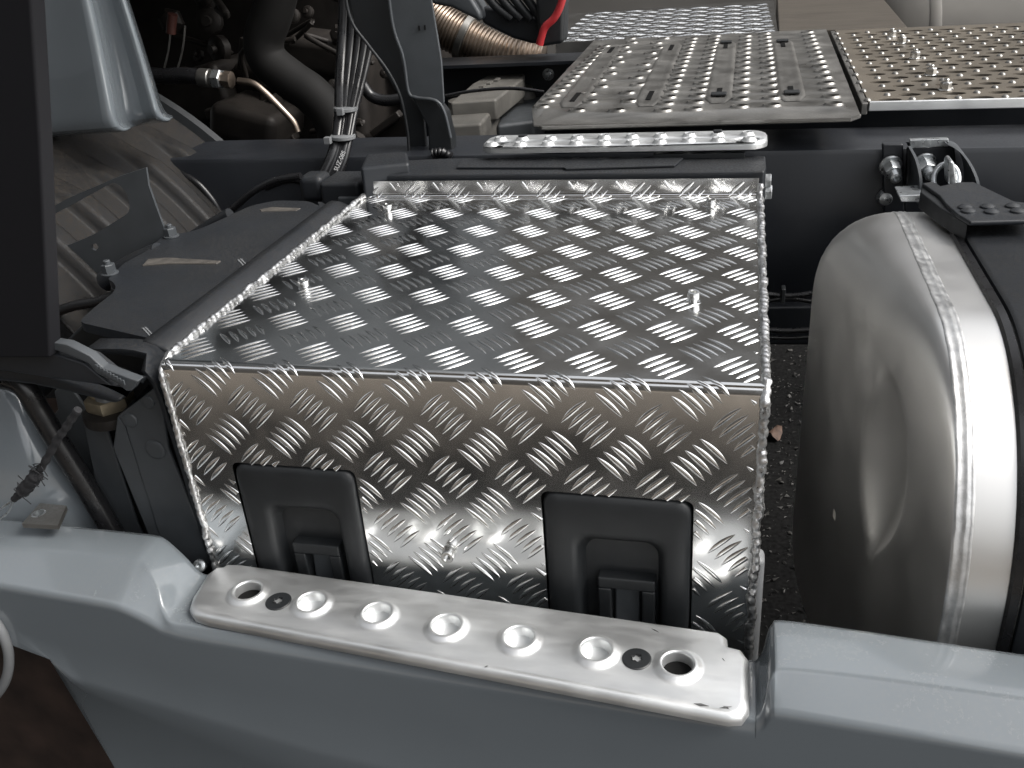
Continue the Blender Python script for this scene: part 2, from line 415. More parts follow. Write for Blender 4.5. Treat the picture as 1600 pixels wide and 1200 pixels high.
for j in range(-1, 10):
    for k in range(-6, 10):
        front = k < 0
        ps = .0720 if front else PS
        # "/" groups
        cx = .0200 + .0725 * j if not front else .0235 + .0722 * j
        cs = (.0355 + PS * k) if not front else (-.0465 - .0720 * (-k - 1))
        for i in range(-2, 3):
            o_ = i * .0098
            if front: tread_bar(cx + o_ * q, cs - o_ * q, q, q)
            else: tread_bar(cx + o_ * q, cs - o_ * q * 1.05, q, q * 1.03)
        # "\" groups
        cx = (.0562 + .0725 * j) if not front else (.0600 + .0718 * j)
        cs = (.0755 + PS * k) if not front else (-.0095 - .0725 * (-k - 1))
        for i in range(-2, 3):
            o_ = i * .0098
            tread_bar(cx + o_ * q, cs + o_ * q, q, -q)
bars = stuff(obj('raised_tread_bars', bm, 'bars', box_t, sm=70))
# welds
obj('weld_bead', bead([V(.000, D, 1.004), V(-.001, .02, 1.001), V(-.001, -.001, .990), V(0, -.001, ZB)], .0035, seed=1, rough=.6), 'weld', box_t, sm=50)
obj('weld_bead', bead([V(W, D, 1.018), V(W, D - .004, 1.001), V(W + .001, .01, .999), V(W + .001, -.001, .988), V(W, -.001, ZB)], .0044, seed=4), 'weld', box_t, sm=50)
for p in ((606, 330), (476, 450), (1110, 323), (1083, 470)):
    b = at(*p, z=1.0); capscrew(box_t, b + V(0, 0, -.001), V(.05, -.1, 1), .0068, .0125)
capscrew(box_t, at(702, 862, y=0), V(.1, -1, .15), .007, .014)
# plastic battery cover under it
bt = thing('battery_cover', 'plastic battery cover inside the checker plate box, grey edge showing at lower right', 'battery cover', (W / 2, .2, .5))
box('cover_shell', 'black', bt, (.006, .03, .45), (W - .005, D - .02, .985), bevel=.01)
box('side_flange', 'grey', bt, (W - .003, .006, .55), (W + .011, .03, .80), bevel=.006)
def latch(c, label):
    x0, x1, zb, zt = c; t = thing('latch_housing', label, 'latch housing', ((x0 + x1) / 2, 0, zb), 'black latch housings in the cutouts of the box')
    x0 += .0015; x1 -= .0015; zt -= .0015; z0 = .62
    w_ = x1 - x0; y0 = -.006
    ri = (x0 + w_ * .24, z0 + .01, x1 - w_ * .2, zt - .055)
    pr = []
    out_ = rrect(x0, z0, x1, zt, .014, 6); inn = rrect(*ri, .016, 6)
    rows = []
    def ring(f, y, k): return [V(a[0] * (1 - f) + b[0] * f, y, a[1] * (1 - f) + b[1] * f) for a, b in zip(out_, inn)]
    rows = [ring(0, .03, 0), ring(0, .003, 0), ring(.05, -.001, 0), ring(.14, -.0035, 0), ring(.3, -.005, 0), ring(.75, -.005, 0), ring(.88, -.0035, 0), ring(.97, .000, 0), ring(1.05, .007, 0), ring(1.14, .013, 0)]
    loft('frame_panel', 'black', t, rows, sm=80, closed=True)
    bm = bmesh.new(); add_box(bm, (ri[0] - .005, .012, ri[1] - .01), (ri[2] + .005, .016, ri[3] + .01)); obj('recess_floor', bm, 'black', t, sm=0)
    hx0, hx1 = x0 + w_ * .36, x1 - w_ * .24; ht = ri[3] - .048
    bm = bmesh.new()
    for lo, hi in (((hx0, -.002, ht - .014), (hx1, .022, ht)), ((hx0, -.002, z0), (hx0 + .014, .022, ht - .0142)), ((hx1 - .014, -.002, z0), (hx1, .022, ht - .0142))): add_box(bm, lo, hi)
    obj('handle_surround', bm, 'black', t, bevel=.002)
    bm = bmesh.new(); add_poly(bm, [V(hx0 + .017, .010, ht - .018), V(hx1 - .017, .010, ht - .018), V(hx1 - .017, -.004, z0 + .02), V(hx0 + .017, -.004, z0 + .02)], V(0, .006, .002)); obj('latch_tongue', bm, 'steelg', t, bevel=.002)
    return t
latch(cuts[0], 'black moulded latch housing in the left cutout of the checker plate box')
latch(cuts[1], 'black moulded latch housing in the right cutout of the checker plate box')

# ------------------------------------------------------------------ side fairing
fair = thing('side_fairing', 'glossy blue grey side fairing with a central dip, running across the foreground', 'fairing', (.3, -.2, .4))
def row(px, default=None): return [at(p[0], p[1], **p[2]) for p in px]
zt = dict(z=.845)
def r1(pts): return resample([at(a, b, z=c) for a, b, c in pts], 90)
# stations of matching points along the fairing: (x px) -> profile of px/plane
st = []   # each: list of 3D points back-bottom, back-top, top-front, chamfer-bottom, face-mid
def yface(x): return -.108 - .055 * x
def station(xb, yb, z, dtop, dch, rnd_=.003):
    b = at(xb, yb, z=z); f = b + V(0, -dtop, -.0015); c = V(f.x, yface(f.x), f.z - dch); e = (c - f).normalized()
    return [b + V(0, .010, -.16), b + V(0, .010, -.008), b + V(0, .007, -.002), b, f + V(0, rnd_, 0), f + V(0, rnd_ * .3, -rnd_ * .12), f + e * rnd_ * .7, f + e * rnd_ * 1.6, c - e * .006, c - e * .002, c + V(0, 0, -.003), c + V(0, 0, -.008)]
st = [station(-160, 797, 0.7790, .046, .025), station(0, 815, 0.7790, .044, .025), station(120, 828, 0.7790, .038, .026), station(215, 838, 0.7790, .033, .027), station(238, 841, 0.7785, .034, .028), station(250, 845, 0.7760, .036, .028),
      station(264, 856, 0.7700, .042, .027), station(285, 876, 0.7570, .052, .022), station(302, 894, 0.7430, .064, .015), station(318, 903, 0.7360, .072, .012), station(350, 905, 0.7340, .075, .012)]
n9 = len(st) - 1; b0, b1 = st[-1][3], at(1165, 1037, z=.734)
for k in range(1, 8):
    d_ = (b1 - b0) * (k / 8); q_ = [a + d_ for a in st[n9]]; dy = yface(q_[10].x) - q_[10].y
    for m_ in range(4, 12): q_[m_] = q_[m_] + V(0, dy, 0)
    st.append(q_)
st += [station(1165, 1037, 0.7340, .066, .012), station(1183, 1038, 0.7360, .066, .013), station(1194, 1020, 0.7490, .064, .018), station(1200, 996, 0.7640, .060, .024), station(1208, 981, 0.7730, .058, .025), station(1224, 976, 0.7760, .056, .026),
       station(1330, 990, 0.7760, .051, .026), station(1450, 1008, 0.7760, .048, .026), station(1600, 1030, 0.7760, .046, .027), station(1800, 1058, 0.7760, .045, .027)]
rows = [spline([q_[i] for q_ in st], 5) for i in range(12)]
top_rows = rows
# lower face
N = 60
lowrows = []
def facepts(pts, dy): return resample([at(a, b, y=-.27 + dy + .0) for a, b in pts], N)
y_l = -.215
def fp(px, py, dy=0):
    p = at(px, py, y=-.2)
    for _ in range(4): p = at(px, py, y=yface(p.x) + dy)
    return p
lowrows.append(resample([fp(-120, 960), fp(0, 972), fp(28, 986), fp(300, 1060), fp(800, 1150), fp(1200, 1215), fp(1800, 1290)], N))
lowrows.append(resample([fp(-60, 978), fp(30, 990), fp(72, 1022), fp(100, 1052), fp(300, 1110), fp(500, 1170), fp(700, 1215), fp(1200, 1290), fp(1800, 1370)], N))
lowrows.append(resample([fp(78, 1030, -.0015), fp(96, 1056, -.0015), fp(118, 1068, -.0015), fp(300, 1122, -.0015), fp(500, 1181, -.0015), fp(700, 1227, -.0015), fp(1200, 1300, -.0015), fp(1800, 1380, -.0015)], N))
lowrows.append(resample([fp(84, 1040, .012), fp(104, 1070, .012), fp(135, 1082, .012), fp(300, 1150, .014), fp(500, 1230, .014), fp(700, 1277, .014), fp(1200, 1340, .014), fp(1800, 1420, .014)], N))
lowrows.append(resample([fp(180, 1200, .02), fp(260, 1240, .02), fp(500, 1330, .02), fp(700, 1377, .02), fp(1200, 1440, .02), fp(1800, 1520, .02)], N))
lowrows.append(resample([fp(250, 1330, .02), fp(330, 1370, .02), fp(500, 1450, .02), fp(700, 1500, .02), fp(1200, 1560, .02), fp(1800, 1620, .02)], N))
def by_x(r_, x):
    if x <= r_[0].x: return r_[0].copy()
    for a, b in zip(r_, r_[1:]):
        if a.x <= x <= b.x: return a.lerp(b, (x - a.x) / max(1e-9, b.x - a.x))
    return r_[-1].copy()
loft('fairing_skin', 'paint', fair, top_rows + [[by_x(lr, q_.x) for q_ in top_rows[-1]] for lr in lowrows], thick=.0015, sm=50)

# ------------------------------------------------------------------ front aluminium step
step = thing('step_plate', 'satin aluminium step plate with seven raised holes and two black screws on the fairing', 'step plate', (.34, -.16, .80))
ZS = .748
A0, A1 = at(345, 880, z=ZS), at(1133, 992, z=ZS)   # far corners
ux = (A1 - A0).normalized(); uy = Vector((-ux.y, ux.x, 0)); LS = (A1 - A0).length
def loc(p): d = p - A0; return (d.dot(ux), d.dot(uy))
def smap(u, v, h): return A0 + ux * u + uy * v + V(0, 0, h)
o2 = [loc(at(*p, z=ZS)) for p in ((307, 942), (311, 930), (332, 896), (340, 889), (349, 889), (356, 885), (372, 886), (1118, 992), (1124, 996), (1125, 1008), (1133, 1014), (1150, 1018), (1157, 1028), (1156, 1098), (1150, 1107), (1138, 1107), (332, 956), (313, 950))]
hc = [(387, 922), (486, 940), (589, 957), (697, 976), (811, 995), (931, 1014), (1059, 1036)]
sc = [(435, 939), (995, 1029)]
hl = []
for p in hc:
    u, v = loc(at(*p, z=ZS + .004)); hl.append(circle(u, v, .026, 32))
rim = [(.93, .0004), (.86, .0013), (.79, .0027), (.73, .0040), (.69, .0046), (.65, .0048), (.61, .0047), (.58, .0040), (.565, .002), (.56, -.014)]
holed('plate', 'satin', step, o2, hl, smap, .002, rim, sm=50, edge_down=.013, edge_r=.009)
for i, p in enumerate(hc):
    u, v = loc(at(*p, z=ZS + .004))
    lathe('hole_cup', 'satin' if i not in (0, 6) else 'hole', step, smap(u, v, -.018), V(0, 0, 1), [(.0146, .010), (.0144, .003), (.0125, .0005), (.006, .0002), (.0001, 0)], 28)  # end cups painted near-black for the shade down the hollow
for p in sc:
    b = at(*p, z=ZS + .001); bm = bmesh.new()
    add_lathe(bm, b + V(0, 0, -.001), V(0, 0, 1), [(.0142, 0), (.0142, .0009), (.0132, .0016), (.0050, .0018)], 28, close=False)
    # six lobed recess
    ring = []
    u, v, d = frame_of(V(0, 0, 1))
    R_ = [[bm.verts.new(b + V(0, 0, z) + (u * math.cos(a) + v * math.sin(a)) * rr * (1 + .2 * math.cos(6 * a))) for a in (2 * math.pi * i / 28 for i in range(28))] for z, rr in ((.0017, .0050), (-.0012, .0046))]
    bm.verts.ensure_lookup_table(); last = bm.verts[84:112]
    for i in range(28):
        j = (i + 1) % 28; bm.faces.new((last[i], last[j], R_[0][j], R_[0][i])); bm.faces.new((R_[0][i], R_[0][j], R_[1][j], R_[1][i]))
    bm.faces.new(R_[1]); obj('screw', bm, 'black', step, sm=30)
for a, b, wd_ in (((1084, 1099), (1108, 1103), .0016), ((1124, 1106), (1144, 1104), .0012), ((1130, 1103), (1140, 1108), .0010), ((757, 1042), (763, 1040), .0008), ((1128, 1028), (1133, 1033), .0006), ((1018, 982), (1030, 988), .0007)):
    a, b = at(*a, z=ZS + .0002), at(*b, z=ZS + .0002); bm = bmesh.new()
    m_ = a.lerp(b, .45) + V(0, wd_ * .8, .0003); add_poly(bm, [a, m_ - V(0, wd_ * 1.8, 0), b, m_], V(0, 0, -.0004)); obj('scuff_mark', bm, 'scuff', step, sm=0)

# ------------------------------------------------------------------ rear lid, rear step bar
lid = thing('rear_cover_strip', 'black plastic cover strip with a recessed lid, behind the upstand of the checker plate box', 'cover strip', (.3, .67, .9))
ZL = 1.034
slab('strip_body', 'dusty', lid, [V(-.004, .612, ZL), V(.624, .612, ZL), V(.627, .64, ZL), at(1196, 243, z=ZL), at(700, 247, z=ZL), at(640, 250, z=ZL), at(566, 258, z=ZL)], (0, 0, -.2), bevel=.003)
slab('lid_panel', 'dusty', lid, [at(713, 261, z=ZL + .004), at(880, 261, z=ZL + .004), at(884, 263, z=ZL + .004), at(1054, 258, z=ZL + .004), at(1068, 246, z=ZL + .004), at(722, 247, z=ZL + .004)], (0, 0, -.0035), bevel=.001)
slab('end_block', 'dusty', lid, [at(562, 262, z=1.05), at(640, 254, z=1.05), at(636, 236, z=1.05), at(572, 240, z=1.05)], (0, 0, -.09), bevel=.006)
hexbolt(lid, at(1196, 300, x=.625), V(1, 0, 0), .011, .010, name='hex_bolt', stud=False, washer=False)
hexbolt(lid, at(1196, 285, x=.624) + V(0, 0.01, 0), V(1, 0, 0), .010, .009, name='hex_bolt', stud=False, washer=False)

rs = thing('rear_step_bar', 'narrow aluminium step bar with raised anti slip holes behind the black cover strip', 'step bar', (.4, .77, 1.0))
ZR = 1.06
B0 = at(750, 229, z=ZR); B1 = at(1198, 221, z=ZR); vx = (B1 - B0).normalized(); vy = Vector((-vx.y, vx.x, 0)); LB = (B1 - B0).length
vd = (at(1190, 205, z=ZR) - B1).dot(vy)
def bmap(u, v, h): return B0 + vx * u + vy * v + V(0, 0, h)
hl = []
spots = [(768, 224), (813, 224), (856, 223), (900, 222), (944, 222), (988, 221), (1031, 220), (1076, 218), (1122, 217), (1171, 216), (782, 216), (816, 215.5), (860, 215), (902, 214), (944, 213), (988, 212), (1032, 211), (1077, 210), (1121, 209), (1168, 208)]
for i, p in enumerate(spots):
    d = at(*p, z=ZR + .003) - B0; hl.append(circle(d.dot(vx), d.dot(vy), .0125, 16))
holed('bar_plate', 'satin', rs, rrect(.004, .006, LB - .004, vd + .008, .022, 5), hl, bmap, .002, [(.9, .001), (.75, .004), (.62, .0055), (.52, .005), (.5, -.004)], sm=50, edge_down=.012, edge_r=.006)
for p in ((817, 217), (1121, 210)):
    b = at(*p, z=ZR); box('black_plug', 'black', rs, b + V(-.007, -.006, 0), b + V(.007, .006, .007), bevel=.0015)
box('rubber_strip', 'black', rs, bmap(LB * .62, .004, -.026), bmap(LB * .93, .02, -.018), bevel=.001)

# ------------------------------------------------------------------ frame rails
rail = thing('frame_rail', 'dark blue grey chassis frame rail running across behind the box and the tank, near side', 'frame rail', (.4, .8, .75))
YW = .80
ztop = at(1400, 232, y=YW).z
bm = bmesh.new()
prof = [(.012, 0), (.004, -.002), (0, -.010), (0, -.29), (.004, -.298), (.012, -.30), (.15, -.30), (.15, -.292), (.012, -.292), (.008, -.288), (.008, -.012), (.012, -.008), (.15, -.008), (.15, 0)]
add_poly(bm, [V(-2.2, YW + a, ztop + b) for a, b in prof], V(5.5, 0, 0)); obj('rail_section', bm, 'frame', rail, sm=30)
rail2 = thing('frame_rail', 'dark frame rail farther back, seen beyond the gearbox valve with two bolt heads', 'frame rail', (.4, 1.75, .75))
yr = 1.72; z2 = at(800, 93, y=yr).z
bm = bmesh.new(); add_poly(bm, [V(-2.2, yr - a + .09, z2 + b) for a, b in prof], V(5.5, 0, 0)); obj('rail_section', bm, 'frame', rail2, sm=30)
for p in ((857, 116), (893, 113)): lathe('bolt', 'zinc', rail2, at(*p, y=yr + .082), V(0, -1, 0), [(.016, 0), (.016, .004), (.011, .005), (.011, .012), (.006, .014)], 16)

# ------------------------------------------------------------------ catwalk gratings
def grating(t, zg, corners, rows_px): pass
g1 = thing('catwalk_grating', 'worn aluminium catwalk plate with rows of raised holes and four long slotted channels', 'grating', (.5, 1.3, 1.0))
ZG = 1.07
c_nl, c_nr, c_fr, c_fl = [at(*p, z=ZG) for p in ((834, 193), (1344, 179), (1291, 44), (928, 62))]
def quadmap(a, b, c, d):
    def f(u, v, h=0): return (a.lerp(b, u)).lerp(d.lerp(c, u), v) + V(0, 0, h)
    return f
gm = quadmap(c_nl, c_nr, c_fr, c_fl)
Lx = (c_nr - c_nl).length; Ly = (c_fl - c_nl).length
def gq(px, py):   # picture -> plate coordinates in metres
    p = at(px, py, z=ZG + .002); ex = (c_nr - c_nl).normalized(); ey = Vector((-ex.y, ex.x, 0)); d = p - c_nl; return d.dot(ex), d.dot(ey)
def gmm(u, v, h):
    ex = (c_nr - c_nl).normalized(); ey = Vector((-ex.y, ex.x, 0)); return c_nl + ex * u + ey * v + V(0, 0, h)
# columns of raised holes: near and far picture position, count
cols = [((846, 166), (945, 72), 15), ((902, 172), (985, 60), 13), ((964, 172), (1030, 60), 12), ((1036, 172), (1081, 60), 16), ((1084, 170), (1117, 56), 16), ((1156, 166), (1165, 56), 14), ((1206, 164), (1195, 52), 15), ((1303, 162), (1262, 50), 15)]
hl = []
for a, b, n in cols:
    ua, va = gq(*a); ub, vb = gq(*b)
    for k in range(n):
        t = k / (n - 1); hl.append(circle(ua + (ub - ua) * t + (.012 if k % 2 and n < 14 else 0), va + (vb - va) * t, .0185, 12, .0155))
ch = [((890, 165), (960, 72)), ((1010, 163), (1052, 68)), ((1122, 158), (1135, 65)), ((1238, 155), (1222, 63))]
slots = []
for a, b in ch:
    ua, va = gq(*a); ub, vb = gq(*b); w_ = .019
    slots.append([(ua - w_, va), (ua + w_, va), (ub + w_, vb), (ub - w_, vb)])
o_ = [gq(*p) for p in ((834, 193), (1330, 182), (1344, 176), (1291, 44), (928, 62))]
def gl(name, m, parent, outline, hl, slots):
    # plate with nub holes and channels: nub holes get a rim, channels a sunken floor
    o = holed(name, m, parent, outline, hl + slots, gmm, .003, [(.86, .002), (.7, .0065), (.56, .0085), (.46, .0075), (.43, -.006)], sm=50)
    return o
# channels are shallow: build plate without them and lay raised-edge channels on it
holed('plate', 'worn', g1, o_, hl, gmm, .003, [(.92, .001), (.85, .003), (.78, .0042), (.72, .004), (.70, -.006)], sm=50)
for s in slots:
    ctr = [(s[0][0] + s[1][0]) / 2, s[0][1], (s[2][0] + s[3][0]) / 2, s[2][1]]
    rows = []
    n = 16
    for a, h in ((-1.25, .0005), (-1.05, .003), (-.85, .0036), (-.6, .0024), (-.3, .0022), (.3, .0022), (.6, .0024), (.85, .0036), (1.05, .003), (1.25, .0005)):
        rows.append([gmm(ctr[0] + (ctr[2] - ctr[0]) * (-.015 + 1.03 * i / n) + a * .019 * (1 if 0 < i < n else .55), ctr[1] + (ctr[3] - ctr[1]) * (-.015 + 1.03 * i / n), (h if 0 < i < n else .0003) + .0006) for i in range(n + 1)])
    loft('channel', 'worn', g1, rows, sm=60)
    for t in (.1, .9):
        u = ctr[0] + (ctr[2] - ctr[0]) * t; v = ctr[1] + (ctr[3] - ctr[1]) * t
        bm = bmesh.new(); add_box(bm, gmm(u - .0055, v - .04, .0026), gmm(u + .0055, v + .04, .0042)); obj('painted_slot', bm, 'hole', g1, sm=0)  # solid near-black bar paints the shade of an opening
    if s in slots[2:]:
        for t in (.06, .95):
            u = ctr[0] + (ctr[2] - ctr[0]) * t; v = ctr[1] + (ctr[3] - ctr[1]) * t
            bm = bmesh.new(); add_box(bm, gmm(u - .014, v - .012, .0045), gmm(u + .014, v + .008, .009)); obj('clip', bm, 'black', g1, bevel=.002)
slab('front_lip', 'worn', g1, [at(832, 192, z=ZG - .002), at(846, 198, z=ZG - .002), at(1330, 184, z=ZG - .002), at(1346, 178, z=ZG - .002), at(1340, 174, z=ZG - .002), at(835, 188, z=ZG - .002)], (0, 0, -.007), bevel=.002)
# second grating
g2 = thing('perforated_plate', 'brown grey perforated cover plate with slotted holes, small nubs and a bright folded front edge', 'perforated plate', (1.1, 1.3, 1.0))
ZP = 1.062
P0, P1, P2 = at(1358, 160, z=ZP), at(1720, 166, z=ZP), at(1292, 48, z=ZP)
px_ = V(1, -.012, 0).normalized(); py_ = Vector((-px_.y, px_.x, 0)); LPx = (P1 - P0).length * 1.5; LPy = (P2 - P0).dot(py_)
def pm(u, v, h): return P0 + px_ * u + py_ * v + V(0, 0, h)
hl = []; nubs = []
cu = .072; cv = .041
for j in range(int(LPy / cv)):
    for i in range(int(LPx / cu) + 1):
        u = .035 + i * cu + (cu / 2 if j % 2 else 0); v = .018 + j * cv
        if u > LPx - .02 or v > LPy - .02: continue
        hl.append(circle(u, v, .0195, 12, .0115)); nubs.append((u - cu / 2, v))
M['perf'] = mat('perforated_brown_aluminium', (.17, .148, .12), .45, .55, var=.2, scale=10, dust=.4, dustcol=(.13, .112, .09))
holed('plate', 'perf', g2, [(0, 0), (LPx, 0), (LPx, LPy), (0, LPy)], hl, pm, .003, sm=30)
bm = bmesh.new()
for u, v in nubs: add_lathe(bm, pm(u, v, 0), V(0, 0, 1), [(.0065, 0), (.0055, .002), (.003, .0038), (.0004, .0044)], 8, close=False)
stuff(obj('raised_nubs', bm, 'worn', g2, sm=60))
slab('folded_front_edge', 'satin', g2, [pm(0, -.004, .002), pm(LPx, -.004, .002), pm(LPx, .002, .002), pm(0, .002, .002)], (0, -.001, -.016), bevel=.0015)
slab('side_edge', 'worn', g2, [pm(-.012, .0, -.001), pm(-.001, .0, -.001), pm(-.001, LPy, -.001), pm(-.012, LPy, -.001)], (0, 0, -.02), bevel=.002)
for p in ((1393, 58), (1408, 68), (1429, 92), (1454, 118), (1477, 141)):
    b = at(*p, z=ZP); hexbolt(g2, b, V(0, 0, 1), .0095, .014, m='steel', name='hex_bolt')
# far plates
fp_ = thing('far_checker_plate', 'aluminium checker plate cover farthest back, in front of the dark ground', 'checker plate', (.4, 2.4, .9))
ZF = 1.05
f4 = [at(*p, z=ZF) for p in ((868, 66), (1216, 50), (1208, 0), (876, 22))]
slab('plate', 'tread', fp_, f4, (0, 0, -.004), bevel=0.001)
slab('near_side', 'worn', fp_, [f4[0], f4[1], f4[1] + V(0, -.001, -.16), f4[0] + V(0, -.001, -.16)], (0, .004, 0), bevel=.001)
bm = bmesh.new(); ex = (f4[1] - f4[0]).normalized(); ey = Vector((-ex.y, ex.x, 0)); lx = (f4[1] - f4[0]).length; ly = (f4[3] - f4[0]).dot(ey)
def plain_bar(bm, c, d, n_, L=.04, w_=.0042, h_=.002):
    s = n_; v = [bm.verts.new(p) for p in (c - d * L / 2, c + s * w_, c + d * L / 2, c - s * w_, c + d * L * .22 + V(0, 0, h_), c - d * L * .22 + V(0, 0, h_))]
    for f in ((0, 3, 5), (3, 2, 4), (3, 4, 5), (1, 0, 5), (2, 1, 4), (1, 5, 4)): bm.faces.new([v[i] for i in f])
for j in range(int(ly / .054)):
    for i in range(int(lx / .054)):
        c = f4[0] + ex * (.028 + i * .054) + ey * (.028 + j * .054) + V(0, 0, .0003)
        d = (ex + ey).normalized() if (i + j) % 2 else (ex - ey).normalized(); n_ = Vector((-d.y, d.x, 0))
        for k in (-1.5, -.5, .5, 1.5): plain_bar(bm, c + n_ * k * .0125, d, n_, .05, .0055, .0028)
stuff(obj('raised_tread_bars', bm, 'bars', fp_, sm=60))
slab('brown_cover_plate', 'brownplate', None, [at(*p, z=1.055) for p in ((1217, 49), (1418, 42), (1372, -12), (1214, -12))], (0, 0, -.15), bevel=.003)
tag(bpy.data.objects['brown_cover_plate'], 'flat dusty brown cover plate between the far checker plate and the silencer drum', 'cover plate')
sil = thing('silencer_drum', 'grey aluminium drum with a welded seam at the top right corner', 'drum', (1.3, 2.6, .8))
c0 = V(.98, 2.75, .86)
lathe('drum_shell', 'drum', sil, c0, V(1, 0, 0), [(.0, 0), (.12, .01), (.2, .04), (.235, .10), (.24, .2), (.24, 1.5)], 48, sm=60)
lathe('seam', 'drum', sil, c0 + V(.17, 0, 0), V(1, 0, 0), [(.240, 0), (.2425, .005), (.2425, .03), (.240, .035)], 48)
slab('white_rail', 'satin', None, [at(1395, 2, z=1.02), at(1640, -3, z=1.02), at(1640, -30, z=1.02), at(1385, -30, z=1.02)], (0, 0, -.03), bevel=.002)
tag(bpy.data.objects['white_rail'], 'bright aluminium rail behind the drum at the top right corner', 'rail')

# ------------------------------------------------------------------ fuel tank
tank = thing('fuel_tank', 'large brushed aluminium fuel tank with a welded end cap at the right', 'fuel tank', (1.2, .3, .35))
ty0, ty1, tz0, tz1 = -.028, .64, .30, 1.004
def tprof(inset=0, n=96):
    """D-shaped section as (y, z)"""
    y0, y1, z0, z1 = ty0 + inset, ty1 - inset, tz0 + inset, tz1 - inset
    rf, rb = max(.02, .215 - inset), max(.02, .15 - inset); pts = []
    def arc(cy, cz, r, a0, a1, k): return [(cy + r * math.cos(math.radians(a0 + (a1 - a0) * i / k)), cz + r * math.sin(math.radians(a0 + (a1 - a0) * i / k))) for i in range(k + 1)]
    pts += arc(y1 - rb, z1 - rb, rb, 0, 90, 10)
    # near top corner, elliptical with a long flat run
    pts += arc(y0 + rf, z1 - rf, rf, 90, 180, 18)
    pts += arc(y0 + rf * .8, z0 + rf * .8, rf * .8, 180, 270, 14)
    pts += arc(y1 - rb, z0 + rb, rb, 270, 360, 10)
    return [Vector((0, a, b)) for a, b in pts]
def tring(x, inset, k=140):
    P = tprof(inset); P.append(P[0].copy()); R_ = resample(P, k + 1)[:-1]
    return [V(x, p.y, p.z) for p in R_]
XS = .80; XE = .704
def xend(y): return .703 + .15 * (.55 - y)
rows = []
for i in range(0, 13):
    a = math.pi / 2 * i / 12; rows.append([V(XS - .004 - (XS - .004 - xend(p.y)) * math.sin(a), p.y, p.z) for p in tring(0, .085 * (1 - math.cos(a)))])
# end face: shrink towards the centre, with a vertical lens-shaped dimple
last = rows[-1]; cy, cz = (ty0 + ty1) / 2, (tz0 + tz1) / 2
def dimple(y, z):
    dz = (z - .82) / .125; hw = .055 * max(0, 1 - dz * dz)
    if hw <= 0: return 0
    hw = max(hw, .012)
    e = abs(y - .165) / hw
    r_ = 1.35
    if e > r_: return 0
    return .026 * (1 - (e / r_) ** 2) ** 1.3 * (1 - dz * dz) ** .8
for k in range(1, 40):
    f = k / 40; rr = []
    for p in last:
        y, z = p.y + (cy - p.y) * f, p.z + (cz - p.z) * f
        edge = min(1, f * 6); rr.append(V(xend(y) - .008 * (1 - (1 - f) ** 2) + dimple(y, z), y, z))
    rows.append(rr)
rows = [[V(XE, p.y, p.z) if False else p for p in r] for r in rows]
cap = loft('end_cap', 'tank', tank, rows, sm=80, closed=True)
loft('tank_shell', 'tank', tank, [tring(XS + .006 + 1.4 * t, 0) for t in (0, .01, .1, .5, 1)], sm=60, closed=True)
# weld seam band
def seamr(x, o_): 
    out = []
    for i, p in enumerate(tring(x, -o_, 420)):
        w_ = .00025 * noise.noise(Vector((i * .9, x * 900, 0))); n_ = Vector((0, p.y - cy, p.z - cz)).normalized(); out.append(p + n_ * w_ + V(.0006 * noise.noise(Vector((i * .35, x * 50, 3))), 0, 0))
    return out
loft('weld_seam', 'tankseam', tank, [seamr(XS + a, b) for a, b in ((-.007, -.0004), (-.006, .0006), (-.0045, .0008), (-.0025, .0003), (.001, .0003), (.0025, .0009), (.0045, .0010), (.0065, .0004), (.008, .0004), (.0095, .0007), (.011, -.0004))], sm=60, closed=True)
# strap
strap = thing('tank_strap', 'wide black steel strap over the fuel tank at the right edge', 'strap', (1.0, .3, .4))
XK = .857
loft('strap_band', 'dusty', strap, [tring(XK, -.001), tring(XK, -.007), tring(XK + .004, -.010), tring(XK + .30, -.010), tring(XK + .305, -.001)], sm=40, closed=True)
loft('rubber_edge', 'rubber', strap, [tring(XK - .012, -.0008), tring(XK - .010, -.005), tring(XK - .003, -.006), tring(XK - .001, -.001)], sm=50, closed=True)

# tank bracket at the frame rail
tb = thing('tank_bracket', 'dark steel tank bracket with curved side plates and clevis eye on the frame rail', 'bracket', (.85, .75, .95))
yb = YW - .004
slab('mounting_plate', 'frame', tb, ats([(1377, 222), (1410, 222), (1412, 330), (1380, 330)], y=yb), (0, -.012, 0), bevel=.003)
slab('back_plate', 'frame', tb, ats([(1416, 228), (1490, 226), (1500, 330), (1412, 330)], y=yb), (0, -.010, 0), bevel=.003)
slab('galvanised_shim', 'zinc', tb, ats([(1420, 216), (1480, 214), (1480, 226), (1421, 229)], y=yb), (0, -.012, 0), bevel=.001)
def curved_plate(px, name):
    pts = [at(a, b, y=y_) for a, b, y_ in px]; P = spline(pts, 5)
    rows = [P, [p + V(.004, 0, 0) for p in P], [V(p.x + .004, yb - .001, p.z) for p in P], [V(p.x, yb - .001, p.z) for p in P], P]
    loft(name, 'steelg', tb, rows, sm=40)
curved_plate([(1419, 228, .77), (1430, 250, .73), (1436, 275, .70), (1437, 300, .69), (1433, 318, .69)], 'side_plate')
curved_plate([(1478, 224, .77), (1500, 238, .74), (1517, 262, .71), (1527, 290, .69), (1527, 318, .69)], 'side_plate')
for p, yy in (((1391, 258), yb - .012), ((1444, 254), yb - .010)):
    b = at(*p, y=yy); n_ = hexbolt(tb, b, V(.12, -1, -.25), .0135, .026, name='nut')
    lathe('stud', 'zinc', tb, b + V(.003, -.026, -.0065), V(.12, -1, -.25), [(.0085, 0), (.0085, .016), (.005, .0175), (.005, .010), (.0001, .010)], 18)
lathe('bolt', 'zinc', tb, at(1383, 308, y=yb), V(0, -1, 0), [(.014, 0), (.014, .006), (.010, .012), (.004, .014)], 18)
ce = at(1478, 280, y=.69)
